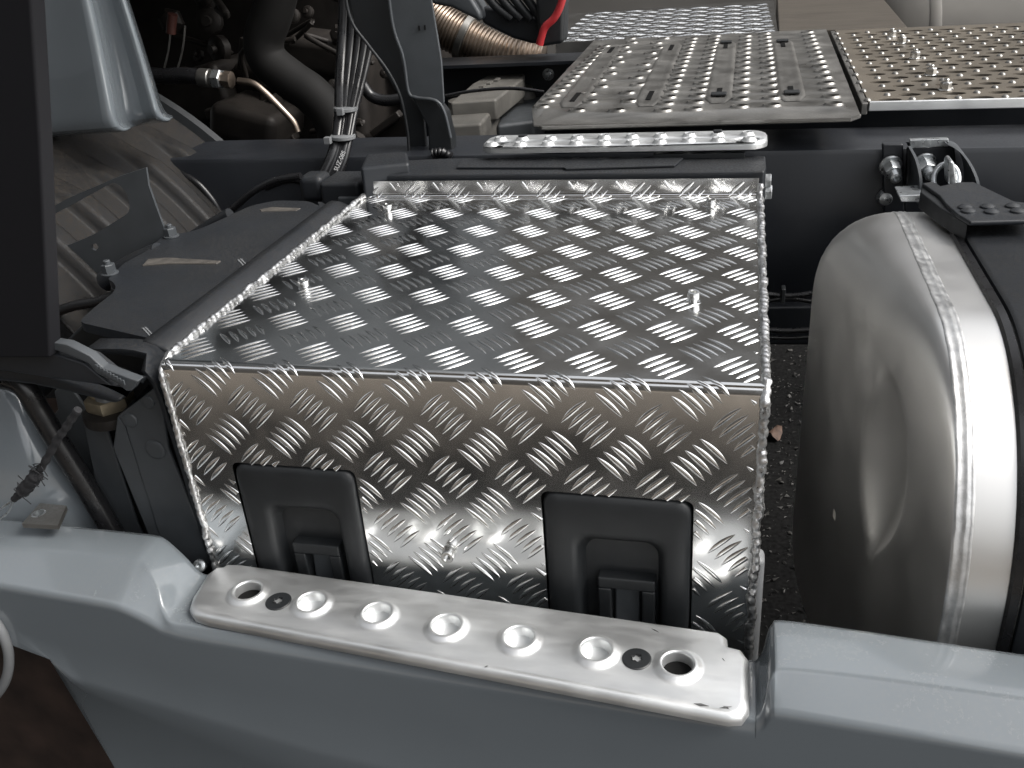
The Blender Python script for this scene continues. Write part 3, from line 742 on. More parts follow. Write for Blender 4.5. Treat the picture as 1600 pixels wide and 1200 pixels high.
bm = bmesh.new(); pts = [ce + V(0, math.cos(a) * .012, 0) + V(.004 * 0, 0, 0) + V(math.sin(a) * .017, 0, math.cos(a) * .019) for a in (math.radians(t) for t in range(-120, 121, 12))]
add_tube(bm, pts, .0045, 10); obj('clevis_eye', bm, 'zinc', tb, sm=60)
slab('eye_plate', 'zinc', tb, ats([(1481, 255), (1487, 250), (1492, 256), (1496, 288), (1490, 294), (1482, 290)], y=.665), (0, .035, 0), bevel=.003)
# strap head
sh = [at(*p, z=1.035) for p in ((1441, 286), (1458, 283), (1470, 290), (1498, 284), (1522, 284), (1585, 314), (1620, 318), (1620, 343), (1516, 346), (1496, 334), (1478, 318), (1468, 305))]
slab('strap_head', 'dusty', strap, sh, (0, 0, -.006), bevel=.002)
slab('head_gusset', 'black', strap, [at(*p, z=1.03) for p in ((1441, 286), (1478, 318), (1512, 345), (1512, 350), (1470, 325), (1438, 300))], (0, 0, -.022), bevel=.002)
for i, p in enumerate([(1508, 325), (1543, 324), (1582, 323), (1513, 331), (1549, 332), (1590, 331)]):
    lathe('rivet', 'dusty', strap, at(*p, z=1.035), V(0, 0, 1), [(.009, 0), (.0085, .002), (.005, .004), (.0003, .0048)], 14)
slab('keeper_bracket', 'zinc', tb, ats([(1404, 306), (1442, 304), (1446, 310), (1440, 316), (1408, 316)], y=.66), (0, .05, 0), bevel=.0015)
# cables between box and tank
for i, (a, b, c, r) in enumerate([((1190, 459), (1240, 462), (1300, 452), .0045), ((1190, 472), (1235, 466), (1300, 478), .004), ((1190, 515), (1240, 517), (1300, 512), .005), ((1190, 527), (1240, 528), (1300, 524), .0035)]):
    tag(tube('cable', 'rubber', None, [at(*a, y=.7), at(*b, y=.7), at(*c, y=.7)], r), ['thin black cable, topmost between the box and the tank', 'thin black cable sagging just under the topmost one', 'thicker black pipe, third down between the box and the tank', 'lowest black pipe between the box and the tank'][i], 'cable', 'cables between the box and the tank')
tag(box('cable_clip', 'black', None, at(1219, 475, y=.69), at(1228, 452, y=.69) + V(0, .02, 0), bevel=.002), 'small black clip holding the cables between the box and the tank', 'clip')
slab('lower_crossmember', 'frame', None, ats([(1150, 480), (1330, 478), (1330, 540), (1150, 540)], y=.78), (0, .1, 0), bevel=.005)
tag(bpy.data.objects['lower_crossmember'], 'dark cross member below the frame rail behind the cables', 'cross member')
lf = at(1211, 676, z=.015); bm = bmesh.new()
vv = [bm.verts.new(lf + V(math.cos(a) * .02 * (1 + .2 * math.sin(3 * a)), math.sin(a) * .035, .012 * math.sin(2 * a))) for a in (2 * math.pi * i / 10 for i in range(10))]; c_ = bm.verts.new(lf + V(0, 0, .018))
for i in range(10): bm.faces.new((vv[i], vv[(i + 1) % 10], c_))
tag(obj('dry_leaf', bm, 'leaf', sm=60), 'brown dry leaf lying on the asphalt in the gap beside the tank', 'leaf')
bm = bmesh.new()
for i in range(5200):
    x, y = random.uniform(.45, 1.2), random.uniform(.3, 3.0); s = random.uniform(.002, .012) * random.random() ** .5
    v = [bm.verts.new(V(x, y, .0) + Vector((random.uniform(-1, 1), random.uniform(-1, 1), random.uniform(0, 1))) * s) for _ in range(4)]
    for f in ((0, 1, 2), (0, 2, 3), (0, 3, 1), (1, 3, 2)): bm.faces.new([v[j] for j in f])
gr = stuff(obj('gravel', bm, mat('gravel_stone', (.05, .048, .045), .6, var=.9, scale=30), sm=0)); gr['label'] = 'loose gravel stones scattered on the dark ground under the chassis'; gr['category'] = 'gravel'

# ------------------------------------------------------------------ left side: black cover along the box
lc = thing('side_cover', 'dusty black plastic cover with rounded edge and white scuffs left of the box', 'plastic cover', (-.1, .3, .8))
ZC = 1.0
edge_r = [(1, p) for p in ()]
o3 = [at(*p, z=ZC) for p in ((122, 503), (150, 478), (176, 458), (182, 448), (176, 440), (168, 436), (195, 410), (230, 392), (255, 368), (300, 362), (330, 350), (390, 322), (430, 313), (482, 314), (500, 322))]
# right edge straight line, slightly inside; near front edge
bm = bmesh.new()
XR = -.006
ring = [(p.x, p.y) for p in o3]
ring = [(a, b) for a, b in ring if a < XR - .05] + [(XR - .07, .585), (XR - .046, .57), (XR - .044, .08), (XR - .044, .052)]
near = at(232, 528, z=ZC)
ring += [(near.x, near.y)]
rg = round_poly(ring, .012, 2)
top_f = [V(a, b, ZC) for a, b in rg]
add_poly(bm, top_f, V(0, 0, -.012)); obj('cover_top', bm, 'dusty', lc, bevel=.003)
# right rounded flank
prof = [(-.0465, 0), (-.034, -.0015), (-.022, -.006), (-.012, -.013), (-.005, -.022), (-.001, -.034), (-.001, -.33)]
fl = []
for y, k in ((.048, 0), (.052, 1), (.3, 1), (.55, 1), (.578, .9), (.592, .4)):
    fl.append([V(XR + a * (1 if k else 1), y, ZC - .0005 + b - (0 if k == 1 else .004 * (1 - k))) for a, b in prof])
loft('rounded_flank', 'dusty', lc, fl, thick=.003, sm=60)
# near end flange curling down in front of the box edge
fe = []
for a, b in ((-.105, -.002), (-.08, -.0015), (-.06, -.001), (-.045, -.002), (-.030, -.006), (-.018, -.014), (-.010, -.028), (-.007, -.05), (-.004, -.12), (-.002, -.2), (.0, -.33)):
    p = V(XR + a, .050 - (.045 if a > -.03 else .02), ZC + b)
    fe.append([V(p.x - .0, .055, p.z), p, p + V(-.004, .000, -.006 if a < -.02 else 0)])
loft('near_edge_lip', 'dusty', lc, fe, thick=.003, sm=60)
bm = bmesh.new()
for p, q_ in (((744, 440), (790, 490)), ((757, 436), (802, 484)), ((1240, 84), (1276, 124)), ((1254, 80), (1290, 118))):
    a = at(p[0] * .3, 380 + p[1] * .3, z=ZC + .0012); b = at(q_[0] * .3, 380 + q_[1] * .3, z=ZC + .0002)
    add_poly(bm, [a + V(-.0015, 0, 0), a + V(.0015, 0, 0), b + V(.001, 0, 0), b + V(-.001, 0, 0)], V(0, 0, -.003))
obj('white_scuff_marks', bm, 'grey', lc, sm=0)
for p in ((172, 428), (268, 370)): hexbolt(lc, at(*p, z=ZC), V(0, 0, 1), .009, .014, m='steelg', name='bolt')
slab('scuffed_ridge', 'ridge', lc, [at(*p, z=ZC + .002) for p in ((232, 404), (262, 402), (345, 407), (338, 411), (262, 411), (222, 414))], (0, 0, -.004), bevel=.001)
slab('scuffed_patch', 'ridge', lc, [at(*p, z=ZC + .001) for p in ((405, 327), (425, 323), (470, 325), (462, 329), (408, 330))], (0, 0, -.004), bevel=.001)
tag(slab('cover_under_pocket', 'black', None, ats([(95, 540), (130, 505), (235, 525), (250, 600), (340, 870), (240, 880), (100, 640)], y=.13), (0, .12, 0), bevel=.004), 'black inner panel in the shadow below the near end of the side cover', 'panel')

# hinge plates and bolts near the left
hp = thing('hinge_bracket', 'grey painted steel hinge bracket with three rivets left of the box', 'hinge bracket', (-.05, 0, .7))
slab('outer_plate', 'steelg', hp, ats([(184, 650), (240, 607), (250, 612), (262, 700), (330, 872), (322, 893), (262, 880), (196, 668)], y=.02), (0, .006, 0), bevel=.002)
slab('side_flange', 'steelg', hp, ats([(183, 650), (194, 664), (268, 882), (250, 882), (176, 700)], y=.022), (-.01, .08, 0), bevel=.002)
for p, r in (((232, 628), .008), ((204, 656), .009), ((243, 702), .0125)):
    lathe('rivet', 'steelg', hp, at(*p, y=.02), V(0, -1, 0), [(r, 0), (r, .001), (r * .9, .002), (r * .7, .0024), (.0003, .0024)], 22)
slab('back_plate', 'steelg', hp, ats([(130, 662), (160, 650), (215, 820), (250, 885), (170, 860)], y=.05), (0, .005, 0), bevel=.002)
lathe('rubber_bush', 'rubber', hp, at(193, 700, y=.075), V(.2, -1, 0), [(.03, 0), (.03, .01), (.024, .012), (.022, .014), (.012, .015), (.011, .006), (.0002, .006)], 28)
slab('left_plate', 'steelg', hp, ats([(68, 668), (90, 640), (84, 612), (94, 603), (112, 608), (150, 660), (235, 860), (178, 862)], y=.08), (0, .005, 0), bevel=.002)
sb = thing('pivot_bolt', 'stacked pivot nut and washers with a bright cut face on top of the hinge bracket', 'bolt', (-.1, .03, .9))
b0 = at(180, 652, y=.06)
lathe('base_washer', 'engine', sb, b0, V(0, 0, 1), [(.034, 0), (.035, .006), (.034, .012), (.026, .016)], 28)
lathe('hex_nut', 'brass', sb, b0 + V(0, 0, .016), V(0, 0, 1), [(.027, 0), (.028, .003), (.028, .015), (.024, .018)], 6, sm=20)
lathe('upper_washer', 'brass', sb, b0 + V(0, 0, .034), V(0, 0, 1), [(.02, 0), (.021, .003), (.018, .010), (.012, .013)], 24)
slab('bright_block', 'grey', sb, [at(*p, z=b0.z + .045) for p in ((145, 607), (180, 606), (190, 612), (160, 620), (146, 617))], (0, 0, -.010), bevel=.002)

# support arm and black panel at the far left
arm = thing('flap_arm', 'dark steel arm with serrated edge reaching from the black panel towards the hinge', 'arm', (-.15, -.05, .98))
slab('arm_bar', 'dusty', arm, ats([(-30, 535), (60, 545), (130, 568), (180, 608), (196, 616), (200, 610), (140, 640), (60, 588), (-30, 572)][:6] + [(150, 601), (70, 590), (-30, 574)], y=-.03), (0, .03, 0), bevel=.003)
sp = [(78, 534), (104, 538), (140, 556), (160, 575), (216, 596), (205, 611), (198, 612), (186, 602), (150, 583), (138, 568), (100, 552), (78, 545)]
slab('serrated_tip', 'steelg', arm, ats(sp, y=-.032), (0, .012, 0), bevel=.0015)
for i in range(9):
    p = at(152 + i * 5.2, 573 + i * 3.0, y=-.034); box('tooth', 'steelg', arm, p + V(-.0016, -.002, -.003), p + V(.0016, .0, .003), bevel=.0005)
bp = thing('tall_black_sheet', 'tall flat matt black sheet at the left edge', 'panel', (-.1, -.1, 1.0))
slab('panel_sheet', 'blackmat', bp, ats([(-120, -60), (44, -60), (62, 220), (78, 560), (-120, 560)], y=-.04), (0, .02, 0), bevel=.003)
tag(slab('support_beam', 'dusty', None, ats([(-60, 568), (60, 582), (190, 625), (180, 632), (110, 615), (50, 602), (-60, 590)], y=.0), (0, .06, 0), bevel=.006), 'dusty dark beam running under the flap arm at the left edge', 'beam')
tag(tube('rubber_seal', 'rubber', None, ats([(-30, 588), (30, 598), (60, 640), (84, 680), (140, 770), (180, 840)], y=.03), .013), 'thick black rubber edge seal curving down behind the lower left panel', 'seal')
lp = thing('wing_panel', 'glossy blue grey body panel at the left edge above the fairing', 'body panel', (-.2, 0, .75))
def lpp(px, py, y): return at(px, py, y=y + .03)
rws = [[lpp(-60, 590, .03), lpp(-20, 598, .025), lpp(20, 612, .02), lpp(48, 632, .03)], [lpp(-60, 640, .0), lpp(-20, 645, .0), lpp(40, 660, .0), lpp(76, 690, .02)], [lpp(-60, 720, -.03), lpp(-10, 725, -.03), lpp(60, 735, -.02), lpp(118, 755, .015)], [lpp(-60, 860, -.04), lpp(0, 862, -.04), lpp(90, 865, -.025), lpp(188, 868, .01)]]
loft('panel_skin', 'paint', lp, rws, thick=.002, sm=80, sub=3)
cl = thing('lashing_cord', 'black braided cord with a frayed end running down over the lower left panel', 'cord', (-.15, -.05, .8))
cp = ats([(122, 640), (105, 665), (88, 690), (70, 722), (55, 745), (38, 765), (22, 780)], y=-.05)
tube('cord', 'cord', cl, cp, .0042, rf=lambda i, n: .0042 * (1 + .15 * math.sin(i * 1.7)) + (.0035 if n * .62 < i < n * .85 else 0))
for i in range(14):
    a = cp[3].lerp(cp[5], random.random()); tube('frayed_strand', 'cord', cl, [a, a + Vector((random.uniform(-.01, .01), -.005, random.uniform(-.01, .01))), a + Vector((random.uniform(-.016, .016), -.004, random.uniform(-.018, .012)))], .0006, 5, 3)
for d in (0, 8):
    tube('wire_end', 'zinc', cl, [cp[6], at(4 + d, 793 + d, y=-.05), at(-12 + d, 806 + d, y=-.05)], .0013, 6)
br = thing('small_eye_bracket', 'small worn aluminium bracket with one round hole on top of the fairing at the left', 'bracket', (-.15, -.07, .85))
Z5 = .800
q5 = [at(*p, z=Z5) for p in ((34, 818), (62, 786), (104, 790), (90, 821))]
def m5(u, v, h): return V(u, v, Z5 + h)
h5 = at(60, 802, z=Z5)
holed('plate', 'worn', br, [(p.x, p.y) for p in q5], [circle(h5.x, h5.y, .0085, 18)], m5, .006, sm=30)
lathe('bush', 'zinc', br, h5 + V(0, 0, -.012), V(0, 0, 1), [(.0084, 0), (.0084, .012), (.0066, .0125), (.006, .002), (.0002, .002)], 20)
lathe('screw_head', 'zinc', hp, at(313, 884, y=.0), V(0, -.8, .6), [(.008, 0), (.008, .003), (.005, .005), (.003, .005), (.003, .002), (.0002, .002)], 16)

# wheel housing at the lower left corner
wh = thing('wheel_housing', 'rusty brown wheel and tyre seen in the dark at the bottom left corner', 'wheel', (-.3, .1, .5))
lathe('tyre', 'rust', wh, V(-.50, .07, .30), V(0, 1, 0), [(.2, .0), (.36, -.01), (.42, .04), (.43, .1), (.43, .3), (.36, .34)], 64, sm=60)
bm = bmesh.new(); add_box(bm, (-1.0, .2, .0), (.0, .24, .70)); obj('inner_arch', bm, 'rust', wh, sm=0)
tag(tube('air_hose', 'grey', None, ats([(-30, 968), (-8, 972), (8, 1000), (14, 1030), (9, 1062), (-8, 1088), (-35, 1100)], y=-.1), .006), 'pale grey air hose curving at the left edge in front of the wheel', 'hose')

# ------------------------------------------------------------------ mudguard and cab corner
mg = thing('mudguard', 'dust covered black ribbed plastic mudguard at the upper left', 'mudguard', (-.8, .7, .6))
MC = V(-.95, 0, .50); MR = .70
def arch(y, ang, r): return V(MC.x + r * math.cos(ang), y, MC.z + r * math.sin(ang))
ribs_y = [.41, .52, .63, .735, .84]
rows = []; ys = [.30 + .65 * i / 160 for i in range(161)]
for y in ys:
    k = 0
    for ry in ribs_y:
        d = abs(y - ry); k = max(k, min(1, max(0, (.026 - d) / .011)))
    r_ = []
    for i in range(60):
        a = math.radians(-10 + 140 * i / 59); fade = min(1, max(0, (math.radians(53) - a) / .10))
        r_.append(arch(y, a, MR + .022 * k * fade ))
    rows.append(r_)
loft('arch_shell', 'verydusty', mg, rows, thick=.004, sm=60)
loft('far_edge_bead', 'black', mg, [[arch(y, math.radians(-10 + 140 * i / 59), MR + h) for i in range(60)] for y, h in ((.94, .0), (.945, .018), (.96, .022), (.965, -.06))], sm=40)
# near grey bracket plate with large opening and two small holes
YB = .40
def yb_(px): return at(*px, y=YB)
o6 = [(p.x, p.z) for p in ats([(60, 335), (110, 308), (185, 276), (228, 262), (232, 290), (248, 335), (262, 372), (240, 402), (215, 430), (60, 440)], y=YB)]
h6 = round_poly([(p.x, p.z) for p in ats([(66, 345), (180, 283), (198, 300), (205, 330), (150, 365), (100, 386), (72, 380)], y=YB)], .02, 4)
h6b = [(p.x, p.z) for p in ats([(150, 380), (154, 386), (150, 392), (143, 389), (143, 383)], y=YB)]
h6c = [(p.x, p.z) for p in ats([(104, 404), (110, 410), (106, 417), (98, 415), (98, 408)], y=YB)]
mb = thing('mudguard_bracket', 'grey sheet steel mudguard bracket with one large rounded opening and two small holes', 'bracket', (-.35, .4, .9))
holed('bracket_plate', 'steelg', mb, o6, [h6, h6b, h6c], lambda u, v, h: V(u, YB - h, v), .004)
tag(tube('washer_reservoir_pipe', 'dusty', None, ats([(165, 440), (205, 415), (250, 395)], y=.36), .016), 'short dark cylinder lying under the grey mudguard bracket', 'cylinder')
slab('lower_gusset', 'steelg', mb, ats([(60, 428), (100, 432), (130, 450), (150, 470), (120, 505), (60, 505)], y=.42), (0, .01, 0), bevel=.003)
tag(tube('bracket_cable', 'rubber', None, ats([(80, 490), (115, 478), (150, 472), (178, 462), (182, 450)], y=.3), .0075), 'black cable bending around the near end of the side cover', 'cable')
tag(lathe('amber_plug', 'brass', None, at(72, 498, y=.02), V(.3, -1, .2), [(.012, 0), (.013, .004), (.008, .012), (.001, .014)], 20), 'small amber plug beside the black panel at the left', 'plug')
tag(tube('wiring_hose', 'rubber', None, ats([(338, 345), (365, 325), (395, 300), (430, 282), (470, 275)], y=.62), .006), 'thin black hose lying over the far end of the side cover', 'hose')
tag(tube('wiring_hose', 'dusty', None, ats([(300, 372), (330, 352), (360, 335)], y=.56), .011), 'dusty black hose end beside the bolt on the side cover', 'hose')

cab = thing('cab_corner', 'glossy blue grey cab corner panel with vertical creases at the upper left', 'cab panel', (-.3, .5, 1.2))
def cc(px, py, y): return at(px, py, y=y)
YC = .62
top = [(30, -60, YC), (62, -60, YC), (92, -60, YC - .01), (118, -60, YC - .03), (128, -60, YC - .02), (136, -60, YC + .04), (160, -60, YC + .05), (170, -60, YC + .02), (177, -60, YC + .03), (180, -60, YC + .10)]
bot = [(30, 222, YC), (62, 212, YC), (110, 208, YC - .01), (172, 204, YC - .03), (184, 202, YC - .02), (192, 194, YC + .04), (232, 188, YC + .05), (242, 190, YC + .02), (252, 184, YC + .03), (256, 180, YC + .10)]
rows = []
for k in range(9):
    t = k / 8; rows.append([cc(a[0] + (b[0] - a[0]) * t + 2 * math.sin(math.pi * t), a[1] + (b[1] - a[1]) * t, a[2]) for a, b in zip(top, bot)])
rows.append([p + V(0, .03, -.008) for p in rows[-1]])
loft('corner_skin', 'paint', cab, rows, thick=.003, sm=35, sub=2)

bm = bmesh.new()
add_poly(bm, [V(-.40, .72, 1.37), V(-2.6, .72, 1.37), V(-2.6, .66, 2.4), V(-2.5, .80, 3.6), V(-.45, .80, 3.6), V(-.40, .66, 2.4)], V(0, 2.3, 0)); obj('cab_body', bm, 'steelg', cab, bevel=.03)
bm = bmesh.new(); add_box(bm, (-3.2, -.22, .55), (-.80, .715, 3.6)); obj('cab_side', bm, 'steelg', cab, bevel=.03)
# ------------------------------------------------------------------ centre bracket and cable loom
cb = thing('cab_bracket', 'dark curved steel bracket rising from behind the box to the top edge', 'bracket', (.06, .85, 1.0))
YB2 = .86
slab('front_plate', 'steelg', cb, ats([(607, -40), (668, -40), (690, 95), (694, 160), (690, 168), (678, 158), (645, 150), (638, 140), (630, 90), (612, 40)], y=YB2 - .03), (0, .006, 0), bevel=.002)
slab('web_plate', 'black', cb, ats([(536, -40), (610, -40), (622, 60), (640, 145), (662, 180), (668, 245), (640, 250), (636, 210), (622, 150), (590, 95), (556, 50)], y=YB2 + .01), (0, .01, 0), bevel=.003)
slab('foot_plate', 'black', cb, ats([(640, 148), (680, 156), (696, 175), (706, 215), (708, 250), (670, 252), (668, 200)], y=YB2 - .02), (0, .03, 0), bevel=.004)
tube('flange_edge', 'black', cb, ats([(534, -40), (548, 30), (575, 70), (605, 110), (625, 150), (636, 200), (640, 248)], y=YB2 - .02), .003, 8)
tube('flange_edge', 'steelg', cb, ats([(604, -40), (614, 40), (630, 90), (638, 142), (650, 152), (680, 157), (694, 175), (704, 215)], y=YB2 - .034), .003, 8)
for p in ((655, 44), (664, 43)): box('painted_small_slot', 'hole', cb, at(*p, y=YB2 - .034) + V(-.0015, 0, -.004), at(*p, y=YB2 - .031) + V(.0015, 0, .004), bevel=0)  # near-black block painted as shade in a narrow opening
tube('coiled_hose', 'rubber', cb, ats([(676, 240), (690, 238), (706, 246)], y=.8), .008, rf=lambda i, n: .008 + .0015 * math.sin(i * 2.2))
lm = thing('cable_loom', 'bundle of glossy black cables with grey cable ties, hanging left of the curved bracket', 'cables', (-.1, .9, 1.0))
for k, (dx, r) in enumerate(((-14, .011), (-4, .008), (5, .007), (13, .008), (20, .006))):
    tube('cable', 'rubber', lm, [at(556 + dx * 1.2, -20, y=.95), at(554 + dx * 1.3, 60, y=.93), at(546 + dx, 130, y=.88), at(541 + dx * .7, 175, y=.83), at(533 + dx * .6, 225, y=.785), at(521 + dx * .7, 262, y=.76), at(500 + dx * .8, 300, y=.74)], r, 12)
for y_, w_, x_ in ((170, 19, 541), (214, 20, 536)):
    c = at(x_, y_, y=.832 if y_ < 200 else .79); lathe('cable_tie', 'grey', lm, c + V(0, 0, -.003), V(.05, 0, 1), [(.021, 0), (.0225, .001), (.0225, .006), (.021, .007)], 24)
    box('tie_head', 'grey', lm, c + V(-.007 + (.0 if y_ < 200 else -.018), -.030, -.006), c + V(.005 + (0 if y_ < 200 else -.018), -.019, .006), bevel=.001)
cu_ = bpy.data.curves.new('cable_print', 'FONT'); cu_.body = 'SUZ-08S'; cu_.size = .0105; cu_.extrude = .0002
# letters run along the lowest cable
to = bpy.data.objects.new('cable_print_curve', cu_); COL.objects.link(to)
dg = bpy.context.evaluated_depsgraph_get(); me = bpy.data.meshes.new_from_object(to.evaluated_get(dg)); bpy.data.objects.remove(to)
me.materials.clear(); me.materials.append(M['white']); tx = bpy.data.objects.new('printed_text', me); COL.objects.link(tx)
a_, b_ = at(527, 268, y=.745), at(541, 236, y=.758); dx_ = (b_ - a_).normalized(); nz_ = (CAM - a_).normalized(); ny_ = nz_.cross(dx_).normalized(); nz_ = dx_.cross(ny_)
mw = Matrix((dx_, ny_, nz_)).transposed().to_4x4(); mw.translation = a_; tx.matrix_world = mw; tx.parent = lm; tx.matrix_parent_inverse = lm.matrix_world.inverted()

# ------------------------------------------------------------------ engine bay
en = thing('engine', 'dirty dark engine and gearbox castings in the shadow behind the cab corner', 'engine', (-.4, 1.5, .5))
def rb(name, px0, px1, y, d, m='engine', bevel=.012, tilt=0):
    p, q_ = at(px0[0], px1[1], y=y), at(px1[0], px0[1], y=y)
    lo = V(min(p.x, q_.x), y, min(p.z, q_.z)); hi = V(max(p.x, q_.x), y + d, max(p.z, q_.z))
    return box(name, m, en, lo, hi, bevel=bevel, rot=Matrix.Rotation(math.radians(tilt), 3, 'Y') if tilt else None)
rb('block', (180, -60), (620, 240), 1.75, .6)
rb('gearbox_housing', (380, 90), (560, 230), 1.5, .3, bevel=.03)
rb('gearbox_top', (430, 60), (540, 120), 1.45, .2, bevel=.02, tilt=8)
rb('casting', (245, 110), (345, 200), 1.45, .2, bevel=.02, tilt=-12)
rb('casting', (330, 170), (420, 230), 1.3, .2, bevel=.025, tilt=15)
rnd = random.Random(3)
for i in range(70):
    x, y = rnd.uniform(240, 610), rnd.uniform(-10, 230); yy = rnd.uniform(1.35, 1.7); s = rnd.uniform(.012, .045)
    c = at(x, y, y=yy)
    if i % 3 == 0: lathe('bolt_boss', 'engine', en, c, V(rnd.uniform(-.4, .4), -1, rnd.uniform(-.2, .6)), [(s, 0), (s, s * .6), (s * .7, s * .8), (s * .4, s * .8), (s * .35, s * 1.2)], 12 if i % 2 else 6)
    elif i % 3 == 1: box('rib', 'engine', en, c - V(s * 1.6, .0, s * .3), c + V(s * 1.6, s, s * .3), bevel=.004, rot=Matrix.Rotation(rnd.uniform(-1.5, 1.5), 3, 'Y'))
    else: tube('pipe', 'engine', en, [c, c + Vector((rnd.uniform(-.08, .08), rnd.uniform(-.04, .02), rnd.uniform(-.03, .08))), c + Vector((rnd.uniform(-.2, .2), rnd.uniform(-.04, .04), rnd.uniform(-.12, .1)))], rnd.uniform(.004, .011), 8, 5)
eh = tag(tube('coolant_hose', mat('dusty_coolant_hose', (.004, .0036, .0032), .75, spec=.3, var=.3, scale=9), None, ats([(440, -40), (425, 20), (412, 62), (420, 95), (455, 125), (490, 150), (520, 190), (535, 250)], y=1.25), .045, 20), 'thick dark coolant hose bending down in front of the engine', 'hose')
hh = thing('hydraulic_hose', 'thick hydraulic hose with bright crimped ferrule and hex nut, in the engine bay', 'hose', (-.4, 1.2, 1.0))
def hp_(x, y): return at(x, y, y=1.1)
tube('hose', 'rubber', hh, [hp_(225, 116), hp_(255, 119), hp_(290, 118), hp_(315, 121)], .017, 16)
ax = (hp_(350, 124) - hp_(312, 121)).normalized(); b = hp_(312, 121)
lathe('ferrule', 'worn', hh, b, ax, [(.0185, 0), (.0195, .002), (.0195, .024), (.018, .026), (.0185, .032)], 22)
lathe('hex_nut', 'zinc', hh, b + ax * .033, ax, [(.019, 0), (.021, .002), (.021, .018), (.018, .020)], 6, sm=20)
lathe('union', 'exhaust', hh, b + ax * .053, ax, [(.014, 0), (.014, .006), (.018, .007), (.018, .022), (.012, .024)], 8, sm=20)
tube('rigid_pipe', 'exhaust', hh, [hp_(372, 126), hp_(395, 130), hp_(415, 145), hp_(440, 170), hp_(458, 190), hp_(465, 206)], .007, 10)
for i, (x0, x1) in enumerate(((265, 257), (287, 278))):
    tag(tube('steel_wire', 'worn', None, [at(x0 + 2, 40, y=1.2), at(x0, 66, y=1.2), at((x0 + x1) / 2, 90, y=1.2), at(x1 - 2, 112, y=1.2)], .0022, 6), ['thin bright wire left of the pair hanging in the engine bay', 'thin bright wire right of the pair hanging in the engine bay'][i], 'wire', 'wires hanging in the engine bay')
tag(tube('brown_connector', mat('dark_red_connector', (.06, .02, .015), .5), None, ats([(270, 22), (268, 38), (267, 52)], y=1.19), .011, 12), 'small dark red connector above the hanging wires', 'connector')
tag(tube('curved_pipe', 'rubber', None, ats([(565, 130), (580, 150), (600, 157), (625, 155), (650, 150)], y=1.15), .012, 12), 'black pipe curving behind the curved bracket', 'pipe')
for i, pts in enumerate([[(250, 260), (300, 280), (330, 310), (345, 335)], [(415, 292), (450, 280), (480, 285), (500, 300)]]):
    tag(tube('black_hose', 'rubber', None, ats(pts, y=.8), .007, 12), ['dusty black hose lying against the mudguard edge', 'dusty black hose bending behind the side cover'][i], 'hose')
jb = thing('junction_block', 'dusty black plastic junction block between the side cover and the box corner', 'plastic block', (-.06, .68, .95))
box('body', 'dusty', jb, at(505, 335, y=.66), at(560, 285, y=.66) + V(0, .08, 0), bevel=.008)
box('cap', 'dusty', jb, at(470, 318, y=.68), at(500, 276, y=.68) + V(0, .05, 0), bevel=.012)
box('clip', 'steelg', jb, at(530, 330, y=.655), at(565, 308, y=.655) + V(0, .03, 0), bevel=.003)

# gearbox valve block
gv = thing('valve_block', 'dusty grey cast valve block with moulded square pattern between the frame rails', 'valve block', (.2, 1.15, .8))
ZV = 1.0
def zq(pts, z): return [at(*p, z=z) for p in pts]
M['cast'] = mat('dusty_cast_aluminium', (.12, .115, .105), .55, .3, var=.25, scale=20, dust=.7, dustcol=(.13, .118, .1), bump=.3, bscale=200)
slab('upper_cover', 'cast', gv, zq([(703, 160), (775, 155), (818, 122), (820, 114), (760, 118), (738, 130)], ZV), (0, 0, -.05), bevel=.006)
slab('lower_body', 'cast', gv, zq([(690, 196), (752, 192), (780, 160), (706, 163)], ZV - .03), (0, 0, -.1), bevel=.008)
for i, (x, y) in enumerate(((752, 136), (763, 131), (775, 126), (745, 142))): box('moulded_rib', 'cast', gv, at(x - 4, y + 2, z=ZV + .0), at(x + 8, y - 2, z=ZV + .0) + V(0, 0, .005), bevel=.001)
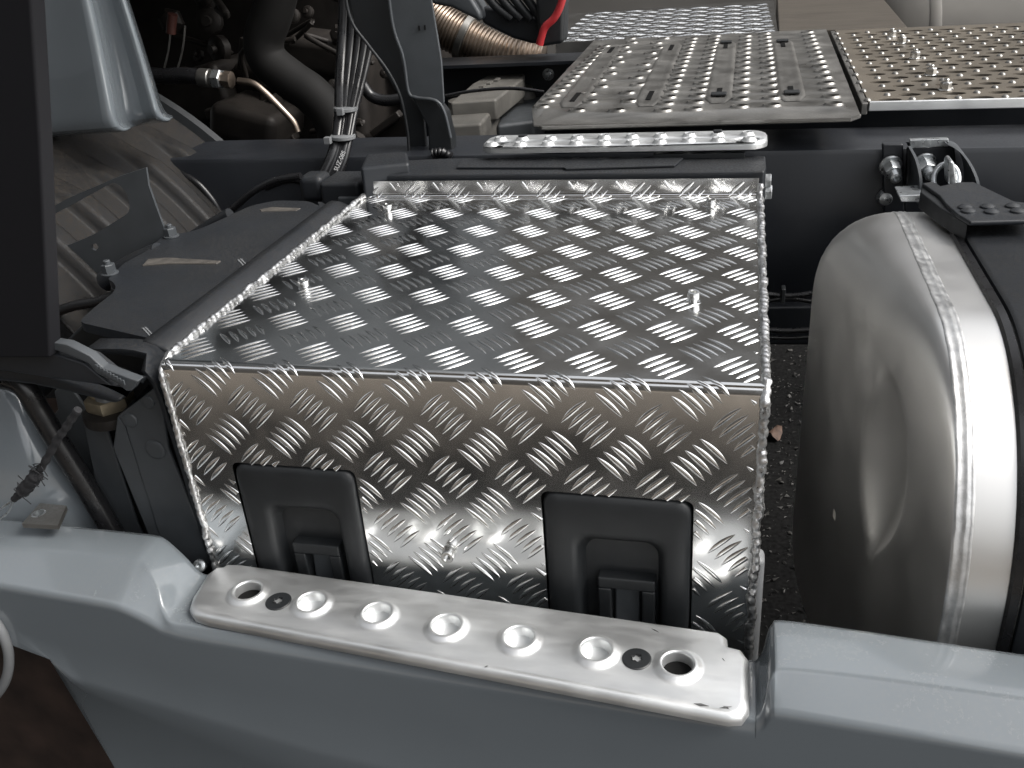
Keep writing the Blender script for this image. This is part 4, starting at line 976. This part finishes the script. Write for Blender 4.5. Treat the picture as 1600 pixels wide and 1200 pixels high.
for x, y, r in ((785, 185, .03), (805, 178, .026), (822, 170, .03), (720, 192, .035)): lathe('port', 'cast', gv, at(x, y, z=.90), V(0, -.1, 1), [(r, 0), (r, .035), (r * .8, .045), (r * .75, .06), (r * .3, .062)], 20)
slab('side_housing', 'steelg', gv, zq([(775, 195), (835, 188), (850, 150), (790, 155)], .93), (0, 0, -.1), bevel=.01)
tag(tube('valve_cable', 'rubber', None, ats([(696, 150), (740, 142), (800, 138), (850, 144)], y=1.35), .004), 'thin dark cable passing behind the valve block', 'cable')

# exhaust, shields, red cable
ex_ = thing('flexible_exhaust', 'ribbed flexible exhaust pipe with reddish tint under the top edge', 'exhaust pipe', (.2, 1.9, 1.0))
pth = spline(ats([(670, 25), (705, 48), (745, 68), (790, 86), (850, 96)], y=1.95), 30)
bm = bmesh.new(); add_tube(bm, pth, .06, 28, lambda i, n: .058 + (.004 * (1 if (i // 2) % 2 else -1)) - .012 * i / n); obj('bellows', bm, 'exhaust', ex_, sm=30)
lathe('clamp_band', 'worn', ex_, pth[42], pth[45] - pth[42], [(.062, 0), (.064, .002), (.064, .018), (.062, .02)], 30)
hs_ = thing('heat_shield', 'grey moulded shield with dark ribs above the flexible exhaust', 'shield', (.35, 1.8, 1.2))
slab('lower_shell', 'dusty', hs_, ats([(752, 36), (800, 60), (835, 70), (846, 64), (846, 30), (790, 12), (752, 10)], y=1.75), (0, .1, 0), bevel=.01)
slab('upper_shell', 'steelg', hs_, ats([(672, 6), (705, 12), (742, 30), (750, 36), (752, 22), (720, -30), (670, -30)], y=1.7), (0, .1, 0), bevel=.012)
for k in range(4): tube('dark_rib', 'black', hs_, ats([(750 + k * 20, -20), (775 + k * 19, 10), (800 + k * 15, 30)], y=1.73), .012, 8)
tag(slab('black_post', 'black', None, ats([(834, -30), (882, -30), (880, 68), (842, 74)], y=1.68), (0, .08, 0), bevel=.01), 'black upright post carrying the red cable at the top edge', 'post')
tag(tube('red_cable', 'red', None, ats([(884, -25), (876, 8), (866, 28), (852, 42), (846, 58), (843, 70)], y=1.64), .0095, 12), 'bright red cable running down the black post', 'cable')
# shading bulk of the cab and far side parts behind the engine
